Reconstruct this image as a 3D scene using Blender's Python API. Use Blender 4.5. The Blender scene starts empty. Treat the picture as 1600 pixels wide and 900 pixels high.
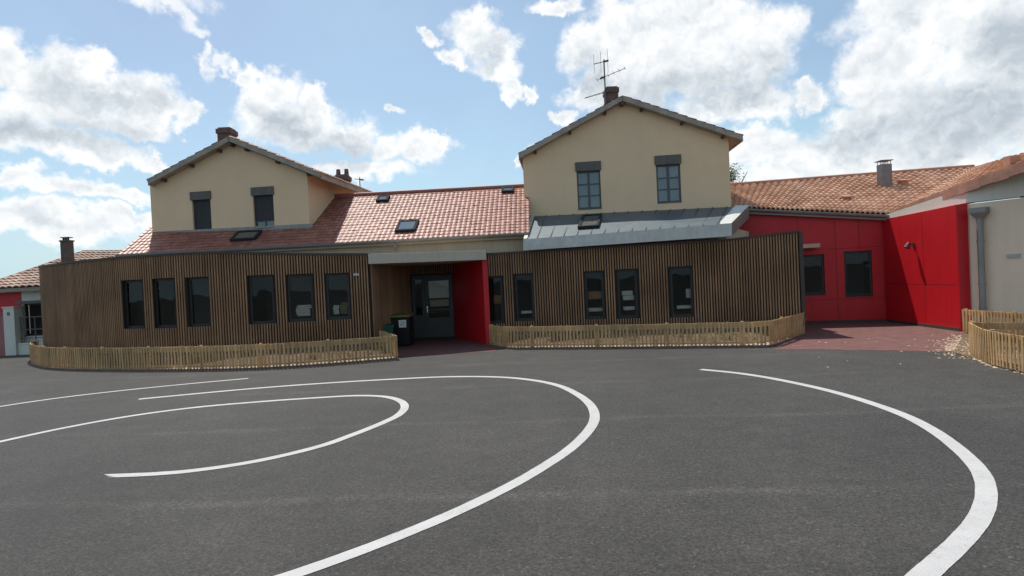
import bpy, math, random
from mathutils import Vector
from mathutils.geometry import tessellate_polygon
random.seed(7)
V = Vector
S = bpy.context.scene
COL = S.collection
R = math.radians

# ------------------------------------------------------------------ camera
H = 2.1
F, ROLL, PITCH = 950.0, 0.047, math.atan(13 / 950.0)
fwd = V((0, math.cos(PITCH), -math.sin(PITCH)))
r0 = V((1, 0, 0)); u0 = V((0, math.sin(PITCH), math.cos(PITCH)))
rgt = r0 * math.cos(ROLL) - u0 * math.sin(ROLL)
up = r0 * math.sin(ROLL) + u0 * math.cos(ROLL)
CAM = V((0, 0, H))
cd = bpy.data.cameras.new('camera'); cam = bpy.data.objects.new('camera', cd); COL.objects.link(cam)
from mathutils import Matrix
m = Matrix((rgt, up, -fwd)).transposed().to_4x4(); m.translation = CAM
cam.matrix_world = m
cd.sensor_width = 36; cd.lens = F / 1600 * 36; cd.clip_end = 3000; cd.clip_start = 0.05
S.camera = cam

# surveying helpers: where the line of sight through a photo point meets a known distance, the ground, or a plane
def ray(u, v): return fwd * F + rgt * (u - 800) - up * (v - 450)
def at(u, v, Y):
    d = ray(u, v); return CAM + d * (Y / d.y)
def gnd(u, v, z=0.0):
    d = ray(u, v); return CAM + d * ((z - H) / d.z)
def on_plane(u, v, p, n):
    d = ray(u, v); return CAM + d * ((p - CAM).dot(n) / d.dot(n))
def xy(u, Y, v=450):
    p = at(u, v, Y); return V((p.x, p.y, 0))

# ------------------------------------------------------------------ materials
def newmat(name):
    mt = bpy.data.materials.new(name); mt.use_nodes = True
    nt = mt.node_tree; b = nt.nodes['Principled BSDF']
    return mt, nt, b
def N(nt, typ, **kw):
    n = nt.nodes.new(typ)
    for k, v in kw.items():
        if k.startswith('i_'):
            key = k[2:]
            n.inputs[int(key) if key.isdigit() else key.replace('_', ' ')].default_value = v
        else: setattr(n, k, v)
    return n
def L(nt, a, b): nt.links.new(a, b)
def rgb(c): return (c[0], c[1], c[2], 1)

def plain(name, col, rough=0.6, metal=0.0, var=0.12, scale=6.0, bump=0.0, bscale=60, streak=0.0, spec=0.4, dirt=None):
    """base colour with soft large-scale wear, optional vertical streaks and fine bump"""
    mt, nt, b = newmat(name)
    tc = N(nt, 'ShaderNodeTexCoord')
    n1 = N(nt, 'ShaderNodeTexNoise', i_Scale=scale, i_Detail=8.0, i_Roughness=0.62); L(nt, tc.outputs['Object'], n1.inputs['Vector'])
    ramp = N(nt, 'ShaderNodeMapRange', i_1=0.3, i_2=0.7, i_3=1 - var, i_4=1 + var); L(nt, n1.outputs['Fac'], ramp.inputs[0])
    fac = ramp.outputs[0]
    if streak:
        mp = N(nt, 'ShaderNodeMapping'); mp.inputs['Scale'].default_value = (9, 9, 0.5); L(nt, tc.outputs['Object'], mp.inputs['Vector'])
        n2 = N(nt, 'ShaderNodeTexNoise', i_Scale=1.0, i_Detail=5.0); L(nt, mp.outputs[0], n2.inputs['Vector'])
        r2 = N(nt, 'ShaderNodeMapRange', i_1=0.35, i_2=0.7, i_3=1.0, i_4=1 - streak); L(nt, n2.outputs['Fac'], r2.inputs[0])
        mu = N(nt, 'ShaderNodeMath', operation='MULTIPLY'); L(nt, fac, mu.inputs[0]); L(nt, r2.outputs[0], mu.inputs[1]); fac = mu.outputs[0]
    mx = N(nt, 'ShaderNodeMix', data_type='RGBA', blend_type='MULTIPLY', i_0=1.0); mx.inputs[6].default_value = rgb(col)
    L(nt, fac, mx.inputs[7]); out = mx.outputs[2]
    if dirt:
        n3 = N(nt, 'ShaderNodeTexNoise', i_Scale=scale * 3.3, i_Detail=9.0, i_Roughness=0.7); L(nt, tc.outputs['Object'], n3.inputs['Vector'])
        r3 = N(nt, 'ShaderNodeMapRange', i_1=0.52, i_2=0.72, i_3=0.0, i_4=0.6); L(nt, n3.outputs['Fac'], r3.inputs[0])
        m3 = N(nt, 'ShaderNodeMix', data_type='RGBA'); L(nt, r3.outputs[0], m3.inputs[0]); L(nt, out, m3.inputs[6]); m3.inputs[7].default_value = rgb(dirt); out = m3.outputs[2]
    L(nt, out, b.inputs['Base Color'])
    b.inputs['Roughness'].default_value = rough; b.inputs['Metallic'].default_value = metal
    b.inputs['Specular IOR Level'].default_value = spec
    if bump:
        n4 = N(nt, 'ShaderNodeTexNoise', i_Scale=bscale, i_Detail=4.0); L(nt, tc.outputs['Object'], n4.inputs['Vector'])
        bp = N(nt, 'ShaderNodeBump', i_Strength=bump, i_Distance=0.01); L(nt, n4.outputs['Fac'], bp.inputs['Height']); L(nt, bp.outputs[0], b.inputs['Normal'])
    return mt

def timber(name, col, dark, rough=0.75, gscale=(16, 16, 1.2), cell=0.0):
    """weathered wood: grain along z, board to board variation per mesh island"""
    mt, nt, b = newmat(name)
    tc = N(nt, 'ShaderNodeTexCoord'); geo = N(nt, 'ShaderNodeNewGeometry')
    mp = N(nt, 'ShaderNodeMapping'); mp.inputs['Scale'].default_value = gscale; L(nt, tc.outputs['Object'], mp.inputs['Vector'])
    n1 = N(nt, 'ShaderNodeTexNoise', i_Scale=3.0, i_Detail=6.0, i_Roughness=0.65); L(nt, mp.outputs[0], n1.inputs['Vector'])
    r1 = N(nt, 'ShaderNodeMapRange', i_1=0.3, i_2=0.75, i_3=0.0, i_4=0.75); L(nt, n1.outputs['Fac'], r1.inputs[0])
    mx = N(nt, 'ShaderNodeMix', data_type='RGBA'); mx.inputs[6].default_value = rgb(col); mx.inputs[7].default_value = rgb(dark); L(nt, r1.outputs[0], mx.inputs[0])
    r2 = N(nt, 'ShaderNodeMapRange', i_1=0, i_2=1, i_3=0.84, i_4=1.15); L(nt, geo.outputs['Random Per Island'], r2.inputs[0])
    n2 = N(nt, 'ShaderNodeTexNoise', i_Scale=0.7, i_Detail=5.0); L(nt, tc.outputs['Object'], n2.inputs['Vector'])
    r3 = N(nt, 'ShaderNodeMapRange', i_1=0.3, i_2=0.7, i_3=0.72, i_4=1.22); L(nt, n2.outputs['Fac'], r3.inputs[0])
    mu = N(nt, 'ShaderNodeMath', operation='MULTIPLY'); L(nt, r2.outputs[0], mu.inputs[0]); L(nt, r3.outputs[0], mu.inputs[1])
    m2 = N(nt, 'ShaderNodeMix', data_type='RGBA', blend_type='MULTIPLY', i_0=1.0); L(nt, mx.outputs[2], m2.inputs[6]); L(nt, mu.outputs[0], m2.inputs[7])
    L(nt, m2.outputs[2], b.inputs['Base Color']); b.inputs['Roughness'].default_value = rough; b.inputs['Specular IOR Level'].default_value = 0.25
    return mt

def tiles(name, c1, c2, c3, rough=0.7, var=0.35, spec=.35):
    """clay tiles: each tile (one UV cell) has its own tint between three clays, plus lichen"""
    mt, nt, b = newmat(name)
    uv = N(nt, 'ShaderNodeUVMap'); fl = N(nt, 'ShaderNodeVectorMath', operation='FLOOR'); L(nt, uv.outputs[0], fl.inputs[0])
    wn = N(nt, 'ShaderNodeTexWhiteNoise', noise_dimensions='2D'); L(nt, fl.outputs[0], wn.inputs['Vector'])
    cr = N(nt, 'ShaderNodeValToRGB'); e = cr.color_ramp.elements
    e[0].position = 0; e[0].color = rgb(c1); e[1].position = 1; e[1].color = rgb(c3); k = e.new(0.5); k.color = rgb(c2)
    L(nt, wn.outputs['Value'], cr.inputs[0])
    tc = N(nt, 'ShaderNodeTexCoord')
    n1 = N(nt, 'ShaderNodeTexNoise', i_Scale=1.1, i_Detail=8.0, i_Roughness=0.65); L(nt, tc.outputs['Object'], n1.inputs['Vector'])
    r1 = N(nt, 'ShaderNodeMapRange', i_1=0.3, i_2=0.72, i_3=1 - var * 0.6, i_4=1 + var * 0.6); L(nt, n1.outputs['Fac'], r1.inputs[0])
    n2 = N(nt, 'ShaderNodeTexNoise', i_Scale=14.0, i_Detail=6.0, i_Roughness=0.7); L(nt, tc.outputs['Object'], n2.inputs['Vector'])
    r2 = N(nt, 'ShaderNodeMapRange', i_1=0.35, i_2=0.72, i_3=1.08, i_4=1 - var * 0.7); L(nt, n2.outputs['Fac'], r2.inputs[0])
    mu = N(nt, 'ShaderNodeMath', operation='MULTIPLY'); L(nt, r1.outputs[0], mu.inputs[0]); L(nt, r2.outputs[0], mu.inputs[1])
    m2 = N(nt, 'ShaderNodeMix', data_type='RGBA', blend_type='MULTIPLY', i_0=1.0); L(nt, cr.outputs[0], m2.inputs[6]); L(nt, mu.outputs[0], m2.inputs[7])
    L(nt, m2.outputs[2], b.inputs['Base Color']); b.inputs['Roughness'].default_value = rough; b.inputs['Specular IOR Level'].default_value = spec
    return mt

def glass(name, tint=(0.55, 0.6, 0.6), refl=1.0, ior=1.6):
    mt = bpy.data.materials.new(name); mt.use_nodes = True; nt = mt.node_tree
    nt.nodes.remove(nt.nodes['Principled BSDF']); out = nt.nodes['Material Output']
    tr = N(nt, 'ShaderNodeBsdfTransparent'); tr.inputs[0].default_value = rgb(tint)
    gl = N(nt, 'ShaderNodeBsdfGlossy'); gl.inputs['Roughness'].default_value = 0.01; gl.inputs[0].default_value = rgb((refl,) * 3)
    fr = N(nt, 'ShaderNodeFresnel', i_IOR=ior)
    tc = N(nt, 'ShaderNodeTexCoord'); n1 = N(nt, 'ShaderNodeTexNoise', i_Scale=1.4, i_Detail=1.0); L(nt, tc.outputs['Object'], n1.inputs['Vector'])
    bp = N(nt, 'ShaderNodeBump', i_Strength=0.06, i_Distance=0.05); L(nt, n1.outputs['Fac'], bp.inputs['Height'])
    L(nt, bp.outputs[0], gl.inputs['Normal'])
    mx = N(nt, 'ShaderNodeMixShader'); L(nt, fr.outputs[0], mx.inputs[0]); L(nt, tr.outputs[0], mx.inputs[1]); L(nt, gl.outputs[0], mx.inputs[2])
    L(nt, mx.outputs[0], out.inputs['Surface']); return mt

def asphalt():
    mt, nt, b = newmat('asphalt')
    tc = N(nt, 'ShaderNodeTexCoord'); P = tc.outputs['Object']
    def noise(s, d, r=0.6):
        n = N(nt, 'ShaderNodeTexNoise', i_Scale=s, i_Detail=d, i_Roughness=r); L(nt, P, n.inputs['Vector']); return n.outputs['Fac']
    def mr(x, a, bb, c, d):
        n = N(nt, 'ShaderNodeMapRange', i_1=a, i_2=bb, i_3=c, i_4=d); L(nt, x, n.inputs[0]); return n.outputs[0]
    def mul(x, y):
        n = N(nt, 'ShaderNodeMath', operation='MULTIPLY'); L(nt, x, n.inputs[0]); L(nt, y, n.inputs[1]); return n.outputs[0]
    big = mr(noise(0.22, 7, 0.6), 0.33, 0.68, 0.76, 1.26)
    mid = mr(noise(1.6, 6, 0.65), 0.3, 0.7, 0.84, 1.16)
    # laying lanes, drawn across the yard, with a paler worn joint between neighbouring lanes
    mp = N(nt, 'ShaderNodeMapping'); mp.inputs['Rotation'].default_value = (0, 0, R(4)); L(nt, P, mp.inputs['Vector'])
    nw = N(nt, 'ShaderNodeTexNoise', i_Scale=0.35, i_Detail=4.0); L(nt, P, nw.inputs['Vector'])
    sp = N(nt, 'ShaderNodeSeparateXYZ'); L(nt, mp.outputs[0], sp.inputs[0])
    ad = N(nt, 'ShaderNodeMath', operation='MULTIPLY_ADD', i_1=0.7); L(nt, nw.outputs['Fac'], ad.inputs[0]); L(nt, sp.outputs['Y'], ad.inputs[2])
    pp = N(nt, 'ShaderNodeMath', operation='PINGPONG', i_1=1.55); L(nt, ad.outputs[0], pp.inputs[0])
    seam = mr(pp.outputs[0], 0.0, 0.16, 1.0, 0.0)
    seam = mul(seam, mr(noise(0.6, 6, 0.7), 0.36, 0.6, 0.0, 1.0))
    seam1 = N(nt, 'ShaderNodeMath', operation='MULTIPLY_ADD', i_1=0.65, i_2=1.0); L(nt, seam, seam1.inputs[0])
    # aggregate
    vo = N(nt, 'ShaderNodeTexVoronoi', i_Scale=62.0); L(nt, P, vo.inputs['Vector'])
    sc = N(nt, 'ShaderNodeSeparateColor'); L(nt, vo.outputs['Color'], sc.inputs[0])
    grain = mr(sc.outputs[0], 0.0, 1.0, 0.5, 1.5)
    grain2 = mr(noise(24, 6, 0.85), 0.3, 0.7, 0.5, 1.5)
    light = mr(sc.outputs[1], 0.93, 1.0, 1.0, 1.9)
    f = mul(mul(mul(big, mid), seam1.outputs[0]), mul(mul(grain, grain2), light))
    mx = N(nt, 'ShaderNodeMix', data_type='RGBA', blend_type='MULTIPLY', i_0=1.0); mx.inputs[6].default_value = rgb((0.0345, 0.0318, 0.0288)); L(nt, f, mx.inputs[7])
    # dust trodden near the buildings
    dn = mul(mr(noise(0.5, 8, 0.7), 0.5, 0.75, 0.0, 1.0), mr(noise(3.0, 6, 0.7), 0.35, 0.7, 0.0, 0.38))
    m2 = N(nt, 'ShaderNodeMix', data_type='RGBA'); L(nt, dn, m2.inputs[0]); L(nt, mx.outputs[2], m2.inputs[6]); m2.inputs[7].default_value = rgb((0.11, 0.102, 0.09))
    L(nt, m2.outputs[2], b.inputs['Base Color']); b.inputs['Roughness'].default_value = 0.78; b.inputs['Specular IOR Level'].default_value = 0.28
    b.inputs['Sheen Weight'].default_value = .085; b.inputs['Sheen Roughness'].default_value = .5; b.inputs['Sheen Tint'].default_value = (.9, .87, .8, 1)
    bp = N(nt, 'ShaderNodeBump', i_Strength=0.55, i_Distance=0.006); L(nt, vo.outputs['Distance'], bp.inputs['Height']); L(nt, bp.outputs[0], b.inputs['Normal'])
    return mt

def line_paint():
    mt = plain('line paint', (0.45, 0.445, 0.44), 0.65, var=0.08, scale=1.8, bump=0.4, bscale=100, dirt=(0.34, 0.335, 0.325)); nt = mt.node_tree; b = nt.nodes['Principled BSDF']
    old = b.inputs['Base Color'].links[0].from_socket; tc = N(nt, 'ShaderNodeTexCoord')
    a = N(nt, 'ShaderNodeTexNoise', i_Scale=75.0, i_Detail=5.0, i_Roughness=.7); c = N(nt, 'ShaderNodeTexNoise', i_Scale=2.2, i_Detail=6.0, i_Roughness=.7)
    L(nt, tc.outputs['Object'], a.inputs['Vector']); L(nt, tc.outputs['Object'], c.inputs['Vector'])
    ad = N(nt, 'ShaderNodeMath', operation='MULTIPLY_ADD', i_1=.55); L(nt, c.outputs['Fac'], ad.inputs[0]); L(nt, a.outputs['Fac'], ad.inputs[2])
    mr_ = N(nt, 'ShaderNodeMapRange', i_1=.88, i_2=1.0, i_3=0.0, i_4=.8); L(nt, ad.outputs[0], mr_.inputs[0])
    mx = N(nt, 'ShaderNodeMix', data_type='RGBA'); L(nt, mr_.outputs[0], mx.inputs[0]); L(nt, old, mx.inputs[6]); mx.inputs[7].default_value = rgb((.09, .088, .085))
    L(nt, mx.outputs[2], b.inputs['Base Color']); return mt
M = dict(
    asphalt=asphalt(),
    paint=line_paint(),
    rubber=plain('red rubber paving', (0.14, 0.062, 0.056), 0.9, var=0.25, scale=3, bump=0.4, bscale=120, dirt=(0.17, 0.115, 0.1)),
    cream=plain('cream render', (0.79, 0.575, 0.36), 0.9, var=0.05, scale=0.8, bump=0.15, bscale=90, streak=0.02),
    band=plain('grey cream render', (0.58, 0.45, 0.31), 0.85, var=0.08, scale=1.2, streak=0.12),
    white=plain('off white render', (0.68, 0.67, 0.58), 0.85, var=0.05, scale=1.0, streak=0.05),
    wingcream=plain('pale wing render', (0.86, 0.70, 0.52), 0.85, var=0.05, scale=1.0, streak=0.05),
    batten=timber('brown timber battens', (0.36, 0.208, 0.114), (0.21, 0.118, 0.063)),
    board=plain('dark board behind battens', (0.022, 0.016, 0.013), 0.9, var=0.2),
    trim=plain('dark brown trim', (0.07, 0.048, 0.038), 0.6, var=0.15, scale=2),
    picket=timber('split chestnut', (0.60, 0.385, 0.19), (0.34, 0.205, 0.095), gscale=(12, 12, 1.5)),
    kerb=plain('brown kerb board', (0.16, 0.10, 0.08), 0.85, var=0.2, scale=3),
    red=plain('red cladding', (0.56, 0.012, 0.019), 0.42, var=0.08, scale=0.9, streak=0.10, spec=0.4),
    redseam=plain('cladding joint', (0.10, 0.008, 0.012), 0.7),
    frame=plain('dark window frame', (0.03, 0.029, 0.027), 0.45, var=0.1),
    door=plain('grey door paint', (0.055, 0.065, 0.068), 0.5, var=0.1),
    greyframe=plain('grey window frame', (0.085, 0.095, 0.095), 0.5, var=0.1),
    shutterbox=plain('grey lintel', (0.13, 0.12, 0.105), 0.7, var=0.12, scale=3, streak=0.15),
    shutter=plain('dark shutter', (0.035, 0.034, 0.036), 0.55, var=0.15, scale=4),
    canopy=plain('canopy fascia', (0.52, 0.455, 0.365), 0.6, var=0.05, scale=1.5, streak=0.1),
    zinc=plain('zinc', (0.092, 0.122, 0.142), 0.5, metal=0.3, var=0.16, scale=2.2, streak=0.1),
    seam=plain('zinc seam', (0.045, 0.055, 0.06), 0.5, metal=0.3),
    zincside=plain('brown flashing', (0.2, 0.15, 0.125), 0.6, var=.1),
    zincedge=plain('zinc fascia', (0.54, 0.545, 0.50), 0.55, metal=0.0, var=0.12, scale=2.0, streak=0.1, dirt=(0.7, 0.71, 0.68)),
    gutter=plain('zinc gutter', (0.30, 0.285, 0.26), 0.5, metal=0.3, var=0.15, scale=3),
    pipe=plain('downpipe', (0.27, 0.26, 0.245), 0.5, metal=0.3, var=0.15, scale=3),
    verge=plain('weathered verge', (0.37, 0.315, 0.25), 0.85, var=0.25, scale=3, dirt=(0.15, 0.13, 0.11)),
    purlin=plain('purlin end', (0.11, 0.075, 0.05), 0.85, var=0.2),
    brick=plain('sooty brick', (0.135, 0.095, 0.08), 0.9, var=0.3, scale=6, bump=0.6, bscale=25, dirt=(0.08, 0.07, 0.06)),
    pinkbrick=plain('pink brick', (0.34, 0.15, 0.14), 0.9, var=0.2, scale=5, bump=0.5, bscale=20),
    flue=plain('metal flue', (0.17, 0.16, 0.165), 0.45, metal=0.5, var=0.12),
    aerial=plain('aerial metal', (0.11, 0.10, 0.10), 0.5, metal=0.5),
    tile_mid=tiles('pink red tiles', (0.25, 0.09, 0.062), (0.305, 0.12, 0.085), (0.36, 0.155, 0.115), rough=0.47, var=.32, spec=.36),
    tile_old=tiles('old tiles', (0.47, 0.245, 0.155), (0.56, 0.34, 0.225), (0.64, 0.425, 0.30), var=0.36),
    tile_far=tiles('far tiles', (0.25, 0.15, 0.11), (0.33, 0.21, 0.155), (0.43, 0.31, 0.235), var=0.45),
    tile_roof=tiles('house roof tiles', (0.28, 0.13, 0.09), (0.33, 0.16, 0.11), (0.38, 0.2, 0.14)),
    tile_edge=plain('tile verge', (0.42, 0.215, 0.15), 0.8, var=0.22, scale=4, dirt=(0.3, 0.17, 0.12)),
    glass=glass('window glass', (0.72, 0.74, 0.72), 0.9, 1.4),
    glass_up=glass('upper window glass', (0.6, 0.66, 0.7), 1.0, 2.0),
    glass_sky=glass('skylight glass', (0.8, 0.97, 1.0), 0.8, 1.6),
    skyframe=plain('roof window frame', (0.035, 0.035, 0.038), 0.85, spec=.08),
    skyblind=plain('pale blind', (0.30, 0.62, 0.68), 0.7),  # cyan puts the reflected sky into the sheet's colour
    room=plain('dim room', (0.3, 0.28, 0.25), 0.9, var=0.1),
    curtain=plain('net curtain', (0.42, 0.46, 0.5), 0.9, var=0.1, scale=3),
    paper=plain('paper', (0.82, 0.82, 0.77), 0.8, var=0.08),
    ochre=plain('ochre board', (0.42, 0.24, 0.12), 0.7, var=0.1),  # tone of a reflected wall, put into solid sheets
    khaki=plain('khaki cloth', (0.3, 0.27, 0.14), 0.8),
    binblack=plain('black bin plastic', (0.012, 0.012, 0.013), 0.5, var=0.1),
    binlid=plain('yellow green lid', (0.17, 0.165, 0.05), 0.5, var=0.1),
    bingreen=plain('green bin plastic', (0.01, 0.075, 0.045), 0.5, var=0.1),
    mulch=plain('bark mulch', (0.125, 0.08, 0.047), 0.95, var=0.45, scale=9, bump=1.0, bscale=22, dirt=(0.22, 0.15, 0.085)),
    stone=plain('pale gravel', (0.62, 0.56, 0.47), 0.9, var=0.3, scale=14),
    chip=timber('wood chips', (0.62, 0.50, 0.34), (0.40, 0.30, 0.19)),
    dry=plain('dry stems', (0.33, 0.26, 0.13), 0.9, var=0.3, scale=9),
    herb=plain('green herbs', (0.10, 0.13, 0.045), 0.8, var=0.3, scale=9),
    leaf=plain('tree leaf', (0.075, 0.115, 0.03), 0.7, var=0.35, scale=3),
    bark=plain('bark', (0.12, 0.09, 0.065), 0.95, var=0.25, scale=6),
    flat=plain('flat roof felt', (0.10, 0.10, 0.098), 0.9, var=0.2),
    steel=plain('steel', (0.5, 0.5, 0.49), 0.3, metal=0.8),
    lamp=plain('lamp casing', (0.10, 0.05, 0.05), 0.5),
    plate=plain('plate', (0.5, 0.48, 0.46), 0.5),
)

# ------------------------------------------------------------------ mesh helpers
class MB:
    def __init__(s): s.v = []; s.f = []; s.uv = []
    def face(s, pts, uv=None):
        i = len(s.v); s.v += [V(p) for p in pts]; s.f.append(list(range(i, i + len(pts)))); s.uv += uv if uv else [(0, 0)] * len(pts)
    def solid(s, c, ax, ay, az):
        """box: centre and three half vectors, shared vertices so that each box is one island"""
        i = len(s.v); c = V(c)
        for x, y, z in ((-1,-1,-1),(1,-1,-1),(1,1,-1),(-1,1,-1),(-1,-1,1),(1,-1,1),(1,1,1),(-1,1,1)): s.v.append(c + ax * x + ay * y + az * z)
        for q in ((3,2,1,0),(4,5,6,7),(0,1,5,4),(1,2,6,5),(2,3,7,6),(3,0,4,7)): s.f.append([i + k for k in q]); s.uv += [(0, 0)] * 4
    def box(s, x0, x1, y0, y1, z0, z1):
        s.solid(((x0+x1)/2, (y0+y1)/2, (z0+z1)/2), V(((x1-x0)/2,0,0)), V((0,(y1-y0)/2,0)), V((0,0,(z1-z0)/2)))
    def prism(s, poly, vec):
        """polygon extruded along vec"""
        n = len(poly); i = len(s.v); vec = V(vec)
        s.v += [V(p) for p in poly] + [V(p) + vec for p in poly]
        s.f.append([i + k for k in range(n)][::-1]); s.f.append([i + n + k for k in range(n)]); s.uv += [(0, 0)] * (2 * n)
        for k in range(n):
            s.f.append([i + k, i + (k + 1) % n, i + n + (k + 1) % n, i + n + k]); s.uv += [(0, 0)] * 4
    def tube(s, pts, r, n=8, r1=None):
        pts = [V(p) for p in pts]; i = len(s.v); m_ = len(pts)
        for k, p in enumerate(pts):
            t = (pts[min(k + 1, m_ - 1)] - pts[max(k - 1, 0)]).normalized()
            a = t.orthogonal().normalized() if abs(t.z) > 0.99 else t.cross(V((0, 0, 1))).normalized(); b = t.cross(a)
            rr = r if r1 is None else r + (r1 - r) * k / (m_ - 1)
            for j in range(n):
                w = 2 * math.pi * j / n; s.v.append(p + a * math.cos(w) * rr + b * math.sin(w) * rr)
        for k in range(m_ - 1):
            for j in range(n):
                s.f.append([i + k*n + j, i + k*n + (j+1) % n, i + (k+1)*n + (j+1) % n, i + (k+1)*n + j]); s.uv += [(0, 0)] * 4
        s.f.append([i + j for j in range(n)][::-1]); s.f.append([i + (m_-1)*n + j for j in range(n)]); s.uv += [(0, 0)] * (2 * n)
    def build(s, name, mat, parent=None, smooth=False, bevel=0.0):
        org = V((0, 0, 0))
        if parent is not None:
            q = parent
            while q is not None: org = org + V(q.location); q = q.parent
        me = bpy.data.meshes.new(name); me.from_pydata([tuple(p - org) for p in s.v], [], s.f)
        ul = me.uv_layers.new(name='UVMap'); flat = [c for t in s.uv for c in t]
        if len(flat) == 2 * len(me.loops): ul.data.foreach_set('uv', flat)
        me.materials.append(mat)
        if smooth: me.polygons.foreach_set('use_smooth', [True] * len(me.polygons))
        me.update()
        o = bpy.data.objects.new(name, me); COL.objects.link(o)
        if parent is not None: o.parent = parent
        if bevel:
            b = o.modifiers.new('bevel', 'BEVEL'); b.width = bevel; b.segments = 2; b.limit_method = 'ANGLE'
        return o
def tag(o, label=None, cat=None, group=None, kind=None):
    if label: o['label'] = label
    if cat: o['category'] = cat
    if group: o['group'] = group
    if kind: o['kind'] = kind
    return o
def thing(name, loc, label, cat, group=None):
    o = bpy.data.objects.new(name, None); COL.objects.link(o); o.location = loc; o.empty_display_size = 0.2
    return tag(o, label, cat, group)
UP = V((0, 0, 1))
def catmull(pts, k=8):
    pts = [V(p) for p in pts]; out = []
    for i in range(len(pts) - 1):
        p1, p2 = pts[i], pts[i + 1]; p0 = pts[i - 1] if i else p1 * 2 - p2; p3 = pts[i + 2] if i + 2 < len(pts) else p2 * 2 - p1
        # centripetal
        t0 = 0; t1 = t0 + max((p1 - p0).length, 1e-4) ** 0.5; t2 = t1 + max((p2 - p1).length, 1e-4) ** 0.5; t3 = t2 + max((p3 - p2).length, 1e-4) ** 0.5
        for j in range(k):
            t = t1 + (t2 - t1) * j / k
            a1 = p0 * ((t1-t)/(t1-t0)) + p1 * ((t-t0)/(t1-t0)); a2 = p1 * ((t2-t)/(t2-t1)) + p2 * ((t-t1)/(t2-t1)); a3 = p2 * ((t3-t)/(t3-t2)) + p3 * ((t-t2)/(t3-t2))
            b1 = a1 * ((t2-t)/(t2-t0)) + a2 * ((t-t0)/(t2-t0)); b2 = a2 * ((t3-t)/(t3-t1)) + a3 * ((t-t1)/(t3-t1))
            out.append(b1 * ((t2-t)/(t2-t1)) + b2 * ((t-t1)/(t2-t1)))
    out.append(pts[-1]); return out

class Path:
    """a line in plan, measured by arc length; z of each point is the height of the wall's top there"""
    def __init__(s, pts):
        s.p = [V(p) for p in pts]; s.s = [0.0]
        for a, b in zip(s.p, s.p[1:]): s.s.append(s.s[-1] + math.hypot(b.x - a.x, b.y - a.y))
        s.len = s.s[-1]
    def seg(s, q):
        for i in range(len(s.s) - 1):
            if q <= s.s[i + 1] or i == len(s.s) - 2: return i
    def pos(s, q):
        i = s.seg(q); t = (q - s.s[i]) / max(s.s[i + 1] - s.s[i], 1e-9); return s.p[i].lerp(s.p[i + 1], t)
    def xy(s, q): p = s.pos(q); return V((p.x, p.y, 0))
    def top(s, q): return s.pos(q).z
    def tan(s, q):
        i = s.seg(q); d = s.p[i + 1] - s.p[i]; d.z = 0; return d.normalized()
    def out(s, q): t = s.tan(q); return V((t.y, -t.x, 0))
    def hit(s, u, v):
        """arc length and height where the sight line (u, v) meets the wall"""
        d = ray(u, v); best = None
        for i in range(len(s.p) - 1):
            a, b = s.p[i], s.p[i + 1]; ex, ey = b.x - a.x, b.y - a.y
            den = d.x * ey - d.y * ex
            if abs(den) < 1e-9: continue
            t = (a.x * ey - a.y * ex) / den; w = (a.x * d.y - a.y * d.x) / den
            lo = -1e9 if i == 0 else -1e-6; hi = 1e9 if i == len(s.p) - 2 else 1 + 1e-6
            if t > 0 and lo <= w <= hi and (best is None or t < best[0]): best = (t, s.s[i] + w * (s.s[i + 1] - s.s[i]))
        t, q = best
        return q, H + d.z * t
    def win(s, u0, v0, u1, v1):
        """opening from the photo rectangle: left, head, right, sill"""
        um, vm = (u0 + u1) / 2, (v0 + v1) / 2; dv = (v1 - v0) / 2 * ROLL
        a = s.hit(u0, vm)[0]; b = s.hit(u1, vm)[0]
        return a, b, s.hit(um, v1)[1], s.hit(um, v0)[1]

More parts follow.
